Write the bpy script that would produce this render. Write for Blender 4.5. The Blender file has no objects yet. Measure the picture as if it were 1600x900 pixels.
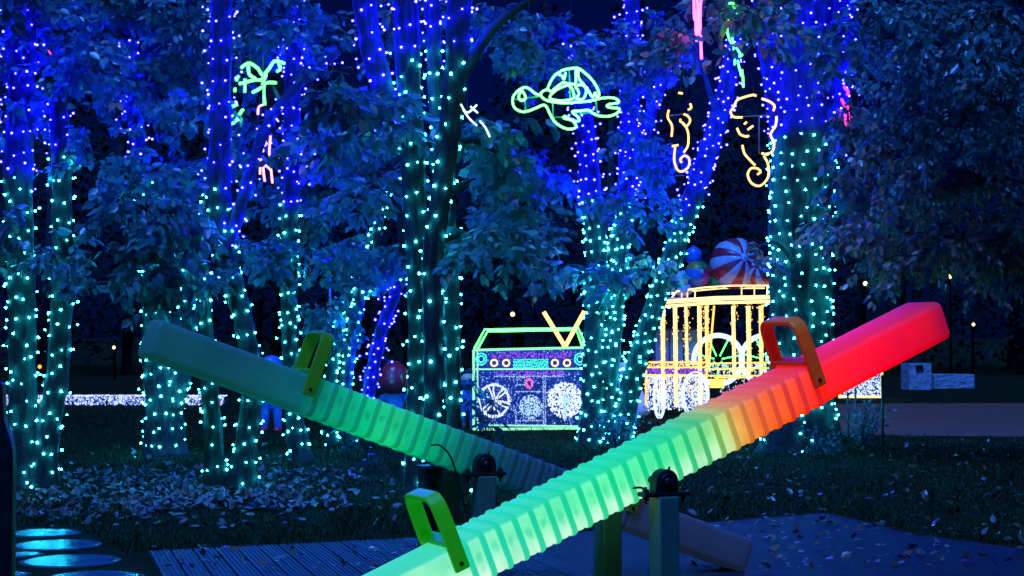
import bpy, math, random
import numpy as np
from mathutils import Vector, Matrix

random.seed(7)
RNG = np.random.default_rng(11)
S = bpy.context.scene
COL = S.collection
R = math.radians

# ------------------------------------------------------------------ camera
FPX, YH, CAM_H = 2600.0, 525.0, 1.45
PITCH = math.atan((YH - 450.0) / FPX)
cam_d = bpy.data.cameras.new("camera")
cam = bpy.data.objects.new("camera", cam_d)
COL.objects.link(cam)
cam.location = (0, 0, CAM_H)
cam.rotation_euler = (math.pi / 2 + PITCH, 0, 0)
cam_d.sensor_width = 36.0
cam_d.lens = 36.0 * FPX / 1600.0
cam_d.clip_start = 0.05
cam_d.clip_end = 2000
S.camera = cam

# ------------------------------------------------------------------ night sky, one sun lamp standing in for unseen blue park floodlights
BLUE_EL, BLUE_AZ = 63.0, -20.0            # the park's blue light falls from behind the camera, upper left
w = bpy.data.worlds.new("World")
S.world = w
w.use_nodes = True
nt = w.node_tree
bg = nt.nodes["Background"]
sky = nt.nodes.new("ShaderNodeTexSky")
sky.sky_type = 'NISHITA'
sky.sun_disc = False
sky.sun_elevation = R(BLUE_EL)
sky.sun_rotation = R(180 + BLUE_AZ)
tint = nt.nodes.new("ShaderNodeMix")
tint.data_type = 'RGBA'
tint.blend_type = 'MULTIPLY'
tint.inputs[0].default_value = 1.0
tint.inputs[7].default_value = (0.008, 0.09, 1.0, 1)
nt.links.new(sky.outputs[0], tint.inputs[6])
nt.links.new(tint.outputs[2], bg.inputs[0])
bg.inputs[1].default_value = 0.0065

sun_d = bpy.data.lights.new("park_blue_light", 'SUN')
sun_d.energy = 5.0
sun_d.angle = R(14)
sun_d.color = (0.042, 0.20, 0.95)
sun = bpy.data.objects.new("park_blue_light", sun_d)
COL.objects.link(sun)
az = R(BLUE_AZ)
to_sun = Vector((math.sin(az) * math.cos(R(BLUE_EL)), -math.cos(az) * math.cos(R(BLUE_EL)), math.sin(R(BLUE_EL))))
sun.rotation_euler = to_sun.to_track_quat('Z', 'Y').to_euler()
sun.location = to_sun * 30

S.view_settings.view_transform = 'Standard'
S.view_settings.look = 'None'
S.view_settings.exposure = 0.45
S.view_settings.gamma = 1.0
S.render.filter_size = 1.75
S.cycles.max_bounces = 6
S.cycles.diffuse_bounces = 2
S.cycles.glossy_bounces = 2
S.cycles.transmission_bounces = 3
S.cycles.transparent_max_bounces = 6
S.cycles.sample_clamp_indirect = 4.0
S.cycles.use_light_tree = True


# ------------------------------------------------------------------ picture <-> place helpers
CT, ST = math.cos(PITCH), math.sin(PITCH)


def at(px, py, Y):
    """the point at depth Y that the camera sees at photo pixel (px, py)"""
    a, b = (px - 800.0) / FPX, (450.0 - py) / FPX
    t = Y / (CT - b * ST)
    return Vector((a * t, Y, CAM_H + (ST + b * CT) * t))


def ground(px, py, z=0.0):
    a, b = (px - 800.0) / FPX, (450.0 - py) / FPX
    t = (z - CAM_H) / (ST + b * CT)
    return Vector((a * t, (CT - b * ST) * t, z))


def scale_at(Y):
    return FPX / Y


# ------------------------------------------------------------------ mesh builder
class MB:
    def __init__(s):
        s.v, s.f, s.m = [], [], []

    def add(s, verts, faces, mi=0):
        o = len(s.v)
        s.v.extend([tuple(p) for p in verts])
        s.f.extend([tuple(i + o for i in f) for f in faces])
        s.m.extend([mi] * len(faces))
        return s

    def box(s, c, size, rz=0.0, mi=0, M=None):
        hx, hy, hz = size[0] / 2, size[1] / 2, size[2] / 2
        P = [Vector((x, y, z)) for x in (-hx, hx) for y in (-hy, hy) for z in (-hz, hz)]
        rot = M or Matrix.Rotation(rz, 3, 'Z')
        P = [rot @ p + Vector(c) for p in P]
        return s.add(P, [(0, 1, 3, 2), (4, 6, 7, 5), (0, 4, 5, 1), (2, 3, 7, 6), (0, 2, 6, 4), (1, 5, 7, 3)], mi)

    def tube(s, pts, rad, n=8, mi=0, closed=False, cap=True):
        pts = [Vector(p) for p in pts]
        k = len(pts)
        if not hasattr(rad, '__len__'):
            rad = [rad] * k
        V, F = [], []
        ref = None
        for i, p in enumerate(pts):
            if closed:
                d = pts[(i + 1) % k] - pts[i - 1]
            else:
                d = pts[min(i + 1, k - 1)] - pts[max(i - 1, 0)]
            if d.length < 1e-9:
                d = Vector((0, 0, 1))
            d.normalize()
            if ref is None:
                ref = Vector((0, 1, 0)) if abs(d.y) < 0.9 else Vector((1, 0, 0))
            u = ref - d * ref.dot(d)
            if u.length < 1e-6:
                u = d.orthogonal()
            u.normalize()
            ref = u
            wv = d.cross(u)
            for j in range(n):
                a = 2 * math.pi * j / n
                V.append(p + (u * math.cos(a) + wv * math.sin(a)) * rad[i])
        kk = k if closed else k - 1
        for i in range(kk):
            i2 = (i + 1) % k
            for j in range(n):
                j2 = (j + 1) % n
                F.append((i * n + j, i * n + j2, i2 * n + j2, i2 * n + j))
        if cap and not closed:
            F.append(tuple(range(n - 1, -1, -1)))
            F.append(tuple((k - 1) * n + j for j in range(n)))
        return s.add(V, F, mi)

    def ball(s, c, r, nu=12, nv=8, mi=0, sx=1, sy=1, sz=1):
        V, F = [], []
        c = Vector(c)
        V.append(c + Vector((0, 0, r * sz)))
        for i in range(1, nv):
            t = math.pi * i / nv
            for j in range(nu):
                a = 2 * math.pi * j / nu
                V.append(c + Vector((r * sx * math.sin(t) * math.cos(a), r * sy * math.sin(t) * math.sin(a), r * sz * math.cos(t))))
        V.append(c - Vector((0, 0, r * sz)))
        for j in range(nu):
            F.append((0, 1 + j, 1 + (j + 1) % nu))
            F.append((len(V) - 1, 1 + (nv - 2) * nu + (j + 1) % nu, 1 + (nv - 2) * nu + j))
        for i in range(nv - 2):
            for j in range(nu):
                a, b = 1 + i * nu + j, 1 + i * nu + (j + 1) % nu
                F.append((a, a + nu, b + nu, b))
        return s.add(V, F, mi)

    def lathe(s, prof, n=24, mi=0, c=(0, 0, 0)):
        V, F = [], []
        c = Vector(c)
        for r, z in prof:
            for j in range(n):
                a = 2 * math.pi * j / n
                V.append(c + Vector((r * math.cos(a), r * math.sin(a), z)))
        for i in range(len(prof) - 1):
            for j in range(n):
                j2 = (j + 1) % n
                F.append((i * n + j, i * n + j2, (i + 1) * n + j2, (i + 1) * n + j))
        F.append(tuple(range(n - 1, -1, -1)))
        F.append(tuple((len(prof) - 1) * n + j for j in range(n)))
        return s.add(V, F, mi)

    def bulb(s, p, r, mi=0):
        x, y, z = p
        s.add([(x + r, y, z), (x - r, y, z), (x, y + r, z), (x, y - r, z), (x, y, z + r * 1.2), (x, y, z - r * 1.2)],
              [(0, 2, 4), (2, 1, 4), (1, 3, 4), (3, 0, 4), (2, 0, 5), (1, 2, 5), (3, 1, 5), (0, 3, 5)], mi)

    def round_bulb(s, p, r, mi=0):
        g = 1.618
        k = r / math.sqrt(1 + g * g)
        V = [(-1, g, 0), (1, g, 0), (-1, -g, 0), (1, -g, 0), (0, -1, g), (0, 1, g), (0, -1, -g), (0, 1, -g), (g, 0, -1), (g, 0, 1), (-g, 0, -1), (-g, 0, 1)]
        s.add([(p[0] + k * a, p[1] + k * b, p[2] + k * c) for a, b, c in V],
              [(0, 11, 5), (0, 5, 1), (0, 1, 7), (0, 7, 10), (0, 10, 11), (1, 5, 9), (5, 11, 4), (11, 10, 2), (10, 7, 6), (7, 1, 8),
               (3, 9, 4), (3, 4, 2), (3, 2, 6), (3, 6, 8), (3, 8, 9), (4, 9, 5), (2, 4, 11), (6, 2, 10), (8, 6, 7), (9, 8, 1)], mi)

    def build(s, name, mats, parent=None, smooth=True, loc=None, origin=None):
        me = bpy.data.meshes.new(name)
        V = s.v
        if origin is not None:
            o = Vector(origin)
            V = [tuple(Vector(p) - o) for p in V]
        me.from_pydata(V, [], s.f)
        for m in (mats if isinstance(mats, (list, tuple)) else [mats]):
            me.materials.append(m)
        if any(s.m):
            me.polygons.foreach_set("material_index", s.m)
        if smooth:
            me.polygons.foreach_set("use_smooth", [True] * len(s.f))
        me.update()
        o = bpy.data.objects.new(name, me)
        COL.objects.link(o)
        if parent is not None:
            o.parent = parent
        if origin is not None:
            o.location = origin
        if loc is not None:
            o.location = loc
        return o


def np_mesh(name, V, F, mats, mi=None, parent=None, smooth=False):
    """V (n,3), F (m,k) arrays -> object"""
    me = bpy.data.meshes.new(name)
    nf, k = F.shape
    me.vertices.add(len(V))
    me.vertices.foreach_set("co", np.ascontiguousarray(V, np.float32).ravel())
    me.loops.add(nf * k)
    me.loops.foreach_set("vertex_index", np.ascontiguousarray(F, np.int32).ravel())
    me.polygons.add(nf)
    me.polygons.foreach_set("loop_start", np.arange(0, nf * k, k, dtype=np.int32))
    me.polygons.foreach_set("loop_total", np.full(nf, k, np.int32))
    for m in mats:
        me.materials.append(m)
    if mi is not None:
        me.polygons.foreach_set("material_index", np.ascontiguousarray(mi, np.int32))
    if smooth:
        me.polygons.foreach_set("use_smooth", np.ones(nf, bool))
    me.update(calc_edges=True)
    me.validate()
    o = bpy.data.objects.new(name, me)
    COL.objects.link(o)
    if parent is not None:
        o.parent = parent
    return o


def tag(o, label=None, cat=None, group=None, kind=None):
    if label:
        o["label"] = label
    if cat:
        o["category"] = cat
    if group:
        o["group"] = group
    if kind:
        o["kind"] = kind
    return o


def thing(name, label, cat, loc=(0, 0, 0), rz=0.0, group=None):
    o = bpy.data.objects.new(name, None)
    o.empty_display_size = 0.1
    COL.objects.link(o)
    o.location = loc
    o.rotation_euler = (0, 0, rz)
    return tag(o, label, cat, group)


def bevel(o, wdt=0.004, seg=2, ang=35):
    m = o.modifiers.new("bevel", 'BEVEL')
    m.width, m.segments, m.limit_method, m.angle_limit = wdt, seg, 'ANGLE', R(ang)
    return o


def smooth_path(pts, n=6, closed=False):
    """Catmull-Rom through pts (Vectors or tuples of any length)"""
    P = [np.array(p, float) for p in pts]
    k = len(P)
    out = []
    segs = k if closed else k - 1
    for i in range(segs):
        if closed:
            p0, p1, p2, p3 = P[i - 1], P[i], P[(i + 1) % k], P[(i + 2) % k]
        else:
            p0, p1, p2, p3 = P[max(i - 1, 0)], P[i], P[i + 1], P[min(i + 2, k - 1)]
        for j in range(n):
            t = j / n
            out.append(0.5 * ((2 * p1) + (-p0 + p2) * t + (2 * p0 - 5 * p1 + 4 * p2 - p3) * t * t + (-p0 + 3 * p1 - 3 * p2 + p3) * t ** 3))
    if not closed:
        out.append(P[-1])
    return out


# ------------------------------------------------------------------ materials
class NT:
    """tiny node helper"""

    def __init__(s, name):
        s.mat = bpy.data.materials.new(name)
        s.mat.use_nodes = True
        s.t = s.mat.node_tree
        s.t.nodes.clear()
        s.out = s.n("ShaderNodeOutputMaterial")

    def n(s, typ, **kw):
        nd = s.t.nodes.new(typ)
        for k, v in kw.items():
            setattr(nd, k, v)
        return nd

    def l(s, a, b):
        s.t.links.new(a, b)

    def val(s, sock, v):
        if isinstance(v, bpy.types.NodeSocket):
            s.l(v, sock)
        else:
            sock.default_value = v

    def math(s, op, a, b=0.0, c=0.0, clamp=False):
        nd = s.n("ShaderNodeMath", operation=op, use_clamp=clamp)
        s.val(nd.inputs[0], a)
        s.val(nd.inputs[1], b)
        s.val(nd.inputs[2], c)
        return nd.outputs[0]

    def mix(s, f, a, b, blend='MIX'):
        nd = s.n("ShaderNodeMix", data_type='RGBA', blend_type=blend)
        s.val(nd.inputs[0], f)
        s.val(nd.inputs[6], a)
        s.val(nd.inputs[7], b)
        return nd.outputs[2]

    def ramp(s, f, stops, interp='LINEAR'):
        nd = s.n("ShaderNodeValToRGB")
        cr = nd.color_ramp
        cr.interpolation = interp
        while len(cr.elements) < len(stops):
            cr.elements.new(0.5)
        for e, (p, c) in zip(cr.elements, stops):
            e.position = p
            e.color = (*c, 1) if len(c) == 3 else c
        s.val(nd.inputs[0], f)
        return nd.outputs[0]

    def smooth(s, x, a, b):
        nd = s.n("ShaderNodeMapRange", interpolation_type='SMOOTHSTEP')
        s.val(nd.inputs[0], x)
        nd.inputs[1].default_value, nd.inputs[2].default_value = a, b
        return nd.outputs[0]

    def coord(s, which="Object"):
        return s.n("ShaderNodeTexCoord").outputs[which]

    def noise(s, vec, scale=5.0, detail=4.0, rough=0.55):
        nd = s.n("ShaderNodeTexNoise")
        if vec is not None:
            s.l(vec, nd.inputs["Vector"])
        nd.inputs["Scale"].default_value = scale
        nd.inputs["Detail"].default_value = detail
        nd.inputs["Roughness"].default_value = rough
        return nd.outputs[0]

    def bump(s, h, strength=0.3, dist=0.02):
        nd = s.n("ShaderNodeBump")
        nd.inputs["Strength"].default_value = strength
        nd.inputs["Distance"].default_value = dist
        s.l(h, nd.inputs["Height"])
        return nd.outputs[0]

    def bsdf(s, col, rough=0.6, metal=0.0, spec=0.5, normal=None, emit=None, emit_s=1.0, link=True):
        nd = s.n("ShaderNodeBsdfPrincipled")
        s.val(nd.inputs["Base Color"], col if isinstance(col, bpy.types.NodeSocket) else (*col[:3], 1))
        s.val(nd.inputs["Roughness"], rough)
        s.val(nd.inputs["Metallic"], metal)
        nd.inputs["Specular IOR Level"].default_value = spec
        if normal is not None:
            s.l(normal, nd.inputs["Normal"])
        if emit is not None:
            s.val(nd.inputs["Emission Color"], emit if isinstance(emit, bpy.types.NodeSocket) else (*emit[:3], 1))
            s.val(nd.inputs["Emission Strength"], emit_s)
        if link:
            s.l(nd.outputs[0], s.out.inputs[0])
        return nd


def grainy(name, c1, c2, scale=8.0, rough=0.7, bump=0.0, dist=0.01, metal=0.0, spec=0.5, detail=5.0, coord="Object"):
    t = NT(name)
    f = t.noise(t.coord(coord), scale, detail)
    c = t.mix(t.smooth(f, 0.35, 0.68), (*c1, 1), (*c2, 1))
    nrm = t.bump(f, bump, dist) if bump else None
    t.bsdf(c, rough, metal, spec, nrm)
    return t.mat


def emitter(name, col, s):
    t = NT(name)
    e = t.n("ShaderNodeEmission")
    e.inputs[0].default_value = (*col, 1)
    e.inputs[1].default_value = s
    t.l(e.outputs[0], t.out.inputs[0])
    return t.mat


def leaf_mat(name, c1, c2, trans=0.35, rough=0.34, spec=0.6):
    t = NT(name)
    g = t.n("ShaderNodeNewGeometry")
    f = t.math('FRACT', t.math('MULTIPLY', g.outputs["Random Per Island"], 7.31))
    c = t.mix(f, (*c1, 1), (*c2, 1))
    p = t.bsdf(c, rough, 0.0, spec, link=False)
    tr = t.n("ShaderNodeBsdfTranslucent")
    t.l(c, tr.inputs[0])
    m = t.n("ShaderNodeMixShader")
    m.inputs[0].default_value = trans
    t.l(p.outputs[0], m.inputs[1])
    t.l(tr.outputs[0], m.inputs[2])
    t.l(m.outputs[0], t.out.inputs[0])
    return t.mat


def bark_mat():
    t = NT("bark")
    co = t.coord("Object")
    mp = t.n("ShaderNodeMapping")
    mp.inputs["Scale"].default_value = (1, 1, 0.18)
    t.l(co, mp.inputs[0])
    f = t.noise(mp.outputs[0], 26, 6, 0.6)
    g = t.noise(co, 3.0, 3)
    c = t.mix(t.smooth(f, 0.38, 0.65), (0.008, 0.0075, 0.007, 1), (0.028, 0.026, 0.025, 1))
    c = t.mix(t.smooth(g, 0.5, 0.7), c, (0.03, 0.04, 0.03, 1))
    t.bsdf(c, 0.85, 0, 0.3, t.bump(f, 0.9, 0.02))
    return t.mat


M = {}
M['bark'] = bark_mat()
M['leaf_green'] = leaf_mat("leaf_green", (0.045, 0.14, 0.12), (0.08, 0.19, 0.17))
M['leaf_dark'] = leaf_mat("leaf_dark", (0.035, 0.09, 0.09), (0.06, 0.12, 0.12), 0.25)
M['leaf_autumn'] = leaf_mat("leaf_autumn", (0.50, 0.20, 0.13), (0.6, 0.27, 0.18))
M['far_leaf'] = leaf_mat("far_leaf", (0.005, 0.011, 0.009), (0.010, 0.02, 0.017), 0.1, 0.7, 0.1)
M['far_bark'] = grainy("far_bark", (0.006, 0.006, 0.006), (0.014, 0.013, 0.012), 6, 0.9)
M['twig'] = grainy("twig", (0.04, 0.035, 0.03), (0.09, 0.08, 0.07), 30)
M['wire'] = grainy("wire", (0.01, 0.03, 0.02), (0.02, 0.05, 0.04), 40, 0.5)
M['cyan'] = emitter("cyan_bulb", (0.0125, 0.54, 0.80), 125)
M['blue'] = emitter("blue_bulb", (0.0020, 0.0017, 1.0), 660)
M['white_bulb'] = emitter("white_bulb", (0.58, 0.70, 1.0), 1.15)
M['violet_bulb'] = emitter("violet_bulb", (0.13, 0.20, 1.0), 1.3)
M['gold_bulb'] = emitter("gold_bulb", (1.0, 0.50, 0.11), 1.6)
M['warm_white'] = emitter("warm_white_bulb", (1.0, 0.68, 0.28), 1.6)
M['purple_bulb'] = emitter("purple_bulb", (0.30, 0.06, 0.85), 1.1)
M['teal_bulb'] = emitter("teal_bulb", (0.05, 0.75, 0.55), 1.6)
M['pink_bulb'] = emitter("pink_bulb", (1.0, 0.12, 0.5), 1.2)
M['mint'] = emitter("mint_tube", (0.30, 1.0, 0.55), 0.9)
M['net_white'] = emitter("net_white_bulb", (0.38, 0.56, 1.0), 0.9)
M['icy'] = emitter("icy_bulb", (0.40, 0.68, 1.0), 1.0)
M['neon_green'] = emitter("neon_green", (0.055, 1.0, 0.075), 11)
M['neon_lime'] = emitter("neon_lime", (0.045, 1.0, 0.075), 8)
M['neon_gold'] = emitter("neon_gold", (1.0, 0.42, 0.13), 2.8)
M['neon_pink'] = emitter("neon_pink", (1.0, 0.045, 0.75), 9)
M['neon_rose'] = emitter("neon_rose", (1.0, 0.30, 0.50), 2.4)
M['neon_hot'] = emitter("neon_hot_pink", (1.0, 0.03, 0.25), 3)
M['neon_ice'] = emitter("neon_ice", (0.55, 0.95, 1.0), 1.5)
M['amber'] = emitter("amber_lamp", (1.0, 0.45, 0.08), 2.2)
M['far_lamp'] = emitter("far_lamp", (1.0, 0.72, 0.25), 3.0)
M['far_orange'] = emitter("far_orange_lamp", (1.0, 0.28, 0.04), 2.2)
M['black_metal'] = grainy("black_metal", (0.010, 0.011, 0.013), (0.02, 0.022, 0.026), 30, 0.45, 0.15, 0.002, 0.6)
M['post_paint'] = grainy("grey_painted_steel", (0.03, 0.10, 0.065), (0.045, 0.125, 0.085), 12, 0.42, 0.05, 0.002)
M['lime'] = grainy("lime_plastic", (0.30, 0.66, 0.03), (0.36, 0.74, 0.04), 9, 0.33, 0.04, 0.002)
M['frame_blue'] = grainy("frame_steel", (0.10, 0.16, 0.22), (0.14, 0.2, 0.28), 20, 0.4)
M['dark_panel'] = grainy("dark_navy_mesh", (0.012, 0.03, 0.14), (0.02, 0.05, 0.20), 60, 0.7)
M['disc_top'] = grainy("wet_disc", (0.02, 0.035, 0.10), (0.03, 0.05, 0.14), 7, 0.2, 0.02, 0.002, 0.0, 0.18)
M['disc_rim'] = grainy("rubber_rim", (0.01, 0.01, 0.012), (0.02, 0.02, 0.022), 20, 0.7)
M['fig_blue'] = grainy("blue_figure_paint", (0.045, 0.12, 0.34), (0.06, 0.15, 0.42), 6, 0.4)
M['fig_pale'] = grainy("pale_figure_paint", (0.78, 0.62, 0.62), (0.82, 0.68, 0.7), 6, 0.45)
M['fig_skin'] = grainy("tan_figure_paint", (0.55, 0.33, 0.22), (0.6, 0.38, 0.25), 6, 0.5)
M['fig_brown'] = grainy("brown_figure_paint", (0.16, 0.07, 0.03), (0.2, 0.09, 0.04), 6, 0.5)
M['red_ball'] = grainy("red_gloss", (0.60, 0.012, 0.02), (0.68, 0.02, 0.03), 4, 0.3)
M['concrete'] = grainy("pale_concrete", (0.22, 0.23, 0.25), (0.42, 0.43, 0.45), 9, 0.85, 0.3, 0.02)
M['grey_board'] = grainy("grey_board", (0.22, 0.22, 0.3), (0.26, 0.26, 0.34), 3, 0.6)
M['asphalt'] = grainy("far_path_asphalt", (0.13, 0.034, 0.015), (0.19, 0.055, 0.024), 4, 0.8, 0.2, 0.02)
M['litter'] = leaf_mat("leaf_litter", (0.06, 0.05, 0.04), (0.17, 0.155, 0.14), 0.1, 0.5, 0.35)
M['litter_brown'] = leaf_mat("brown_litter", (0.07, 0.03, 0.015), (0.20, 0.075, 0.025), 0.1)
M['grass'] = leaf_mat("grass_blade", (0.009, 0.024, 0.004), (0.018, 0.045, 0.007), 0.2, 0.6, 0.15)


def soil_mat():
    t = NT("grassy_soil")
    co = t.coord("Object")
    f = t.noise(co, 2.2, 8, 0.6)
    g = t.noise(co, 26, 5, 0.65)
    c = t.mix(t.smooth(f, 0.4, 0.6), (0.005, 0.010, 0.003, 1), (0.011, 0.02, 0.005, 1))
    c = t.mix(t.smooth(g, 0.5, 0.75), c, (0.035, 0.03, 0.02, 1))
    t.bsdf(c, 1.0, 0, 0.05, t.bump(g, 0.9, 0.05))
    return t.mat


def rubber_floor_mat():
    t = NT("speckled_floor")
    co = t.coord("Object")
    f = t.noise(co, 3.0, 5)
    g = t.noise(co, 160, 3, 0.7)
    c = t.mix(t.smooth(f, 0.3, 0.7), (0.006, 0.006, 0.014, 1), (0.015, 0.014, 0.027, 1))
    c = t.mix(t.smooth(g, 0.52, 0.66), c, (0.05, 0.05, 0.085, 1))
    t.bsdf(c, t.math('ADD', t.math('MULTIPLY', f, 0.4), 0.5), 0, 0.12, t.bump(g, 0.8, 0.008))
    return t.mat


M['soil'] = soil_mat()
M['floor'] = rubber_floor_mat()
M['deck'] = grainy("grey_decking", (0.008, 0.008, 0.026), (0.016, 0.016, 0.046), 5, 0.7, 0.1, 0.004)


# ------------------------------------------------------------------ the setting
g = MB()
g.add([(-400, -60, 0), (400, -60, 0), (400, 900, 0), (-400, 900, 0)], [(0, 1, 2, 3)])
tag(g.build("ground", M['soil'], smooth=False), kind="structure")


def sheet(name, pts, z, mat, thick=0.0):
    b = MB()
    n = len(pts)
    top = [Vector((p.x, p.y, z)) for p in pts]
    bot = [Vector((p.x, p.y, z - max(thick, 0.003))) for p in pts]
    b.add(top + bot, [tuple(range(n))] + [(i, i + n, (i + 1) % n + n, (i + 1) % n) for i in range(n)])
    return tag(b.build(name, mat, smooth=False), kind="structure")


# the play area's speckled floor in front right (raised a little over the grass)
fl = [ground(*p) for p in ((835, 838), (1065, 823), (1180, 812), (1290, 804), (1350, 817), (1425, 836), (1500, 846), (1620, 862), (1800, 880), (1800, 1000), (835, 1000))]
sheet("pavement", fl, 0.012, M['floor'], 0.02)
# far path
pth = [ground(*p) for p in ((1230, 634), (1330, 631), (1620, 630), (1900, 628), (1900, 690), (1620, 683), (1400, 681), (1230, 676))]
sheet("path", pth, 0.006, M['asphalt'])

# ribbed deck at the lower left: boards with real grooves
deck = tag(bpy.data.objects.new("deck", None), kind="structure")
COL.objects.link(deck)


d0 = ground(232, 867)
d1 = ground(640, 847)
BROT = R(16)                                  # the grooves run down to the right in the photo
edge = math.atan2(d1.y - d0.y, d1.x - d0.x)
tn = math.tan(edge - BROT)


def board_mesh(L, wid):
    b = MB()
    ng = 5
    xs, zs = [], []
    pw = wid / ng
    for i in range(ng):
        x0 = -wid / 2 + i * pw
        xs += [x0 + 0.1 * pw, x0 + 0.2 * pw, x0 + 0.74 * pw, x0 + 0.84 * pw]
        zs += [-0.006, 0.0, 0.0, -0.006]
    n = len(xs)
    V = [(x, -L, z) for x, z in zip(xs, zs)] + [(x, x * tn, z) for x, z in zip(xs, zs)]
    F = [(i, i + 1, n + i + 1, n + i) for i in range(n - 1)]
    V += [(xs[0], -L, -0.03), (xs[-1], -L, -0.03), (xs[0], xs[0] * tn, -0.03), (xs[-1], xs[-1] * tn, -0.03)]
    F += [(0, n, 2 * n + 2, 2 * n), (n - 1, 2 * n + 1, 2 * n + 3, 2 * n - 1), tuple([2 * n + 2] + list(range(n, 2 * n)) + [2 * n + 3])]
    b.add(V, F)
    return b


bw = 0.145
stepe = bw / math.cos(edge - BROT)
nb = int(((d1 - d0).length + 0.75) / stepe)
bm0 = board_mesh(3.0, bw - 0.006)
first = None
for i in range(nb):
    q = d0 + Vector((math.cos(edge), math.sin(edge), 0)) * stepe * (i + 0.5)
    if first is None:
        o = bm0.build("board", M['deck'], deck, smooth=False)
        first = o
    else:
        o = first.copy()
        COL.objects.link(o)
    o.location = (q.x, q.y, 0.03 + random.uniform(-0.002, 0.002))
    o.rotation_euler = (random.uniform(-.001, .001), random.uniform(-.004, .004), BROT)


# ------------------------------------------------------------------ seesaws
HS, HL, HT, HW, PITCHX = 1.058, 1.955, 0.105, 0.138, 0.0888


def beam_mat(name, bright, deep, top_sat, rib_dark, low_w=0.0, alb=0.6):
    """milky plastic lit from inside: colour along the beam, fuller colour on ribs and in the middle of panels"""
    t = NT(name)
    co = t.coord("Object")
    sp = t.n("ShaderNodeSeparateXYZ")
    t.l(co, sp.inputs[0])
    x, y, z = sp.outputs
    u = t.math('DIVIDE', t.math('ADD', x, 2.0), 4.0)
    A = t.ramp(u, [((s + 2) / 4, c) for s, c in bright])
    B = t.ramp(u, [((s + 2) / 4, c) for s, c in deep])
    low = t.math('MULTIPLY', t.math('SUBTRACT', 1.0, t.smooth(z, -0.10, 0.03)), t.math('SUBTRACT', 1.0, t.smooth(x, 0.3, 0.55)))
    A = t.mix(t.math('MULTIPLY', low, low_w), A, (0.72, 1.0, 0.80, 1))
    inr = t.math('MULTIPLY', t.smooth(x, -HS - 0.03, -HS + 0.0), t.math('SUBTRACT', 1.0, t.smooth(x, HS, HS + 0.04)))
    ph = t.math('FRACT', t.math('ADD', t.math('DIVIDE', t.math('SUBTRACT', HS - 0.02, x), PITCHX), 100.5))
    dist = t.math('ABSOLUTE', t.math('SUBTRACT', ph, 0.5))     # 0 on a rib, .5 mid panel
    rib = t.math('MULTIPLY', t.math('SUBTRACT', 1.0, t.smooth(dist, 0.13, 0.23)), inr)
    nz = t.noise(co, 7, 3)
    wob = t.math('ADD', z, t.math('MULTIPLY', t.math('SUBTRACT', nz, 0.5), 0.16))
    blob = t.math('MULTIPLY', t.smooth(dist, 0.16, 0.42),
                  t.math('SUBTRACT', 1.0, t.smooth(t.math('ABSOLUTE', t.math('SUBTRACT', wob, 0.015)), 0.0, 0.085)))
    blob = t.math('MULTIPLY', t.math('MULTIPLY', blob, inr), t.math('MULTIPLY', t.smooth(nz, 0.3, 0.6), t.math('SUBTRACT', 1.0, t.smooth(x, -0.1, 0.3))))
    top = t.math('MULTIPLY', t.smooth(t.math('ADD', z, t.math('MULTIPLY', t.math('SUBTRACT', nz, 0.5), 0.02)), HT - 0.022, HT - 0.004), top_sat)
    hot = t.math('MULTIPLY', t.smooth(t.noise(co, 4.3, 2), 0.38, 0.62), 0.36)
    mask = t.math('MAXIMUM', t.math('MAXIMUM', t.math('MULTIPLY', rib, rib_dark), t.math('MULTIPLY', blob, 0.7)), t.math('MAXIMUM', top, hot))
    colr = t.mix(mask, A, B)
    fine = t.noise(co, 55, 4)
    colr = t.mix(t.math('MULTIPLY', t.smooth(fine, 0.55, 0.8), 0.12), colr, B)
    # scuffs
    sc = t.noise(co, 18, 6, 0.7)
    base = t.mix(t.math('MULTIPLY', t.smooth(sc, 0.58, 0.8), 0.6), (0.045 * alb, 0.055 * alb, 0.075 * alb, 1), (0.025 * alb, 0.025 * alb, 0.025 * alb, 1))
    t.bsdf(base, 0.5, 0, 0.2, t.bump(fine, 0.08, 0.003), colr, 0.76)
    return t.mat


front_bright = [(-2.0, (0.34, 0.82, 0.50)), (-0.9, (0.27, 0.94, 0.54)), (-0.2, (0.12, 0.97, 0.42)), (0.1, (0.10, 0.97, 0.37)), (0.36, (0.32, 0.90, 0.32)),
                (0.46, (0.55, 0.8, 0.25)), (0.53, (0.88, 0.48, 0.08)), (0.66, (1.1, 0.20, 0.008)), (0.85, (1.15, 0.10, 0.0)), (1.08, (1.2, 0.012, 0.0)),
                (1.5, (1.05, 0.0, 0.0)), (1.82, (0.66, 0.0, 0.004)), (1.96, (0.26, 0.0, 0.015))]
front_deep = [(-2.0, (0.0, 0.55, 0.32)), (-0.9, (0.0, 0.60, 0.34)), (-0.2, (0.0, 0.62, 0.24)), (0.2, (0.0, 0.55, 0.19)), (0.36, (0.05, 0.42, 0.09)),
              (0.46, (0.30, 0.42, 0.06)), (0.53, (0.5, 0.22, 0.03)), (0.66, (0.6, 0.10, 0.012)), (0.85, (0.62, 0.03, 0.008)), (1.1, (0.66, 0.0, 0.015)),
              (1.5, (0.6, 0.0, 0.03)), (1.82, (0.36, 0.0, 0.04)), (1.96, (0.18, 0.0, 0.04))]  # blue towards the red tip: blue light on its top, put into the emission
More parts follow.
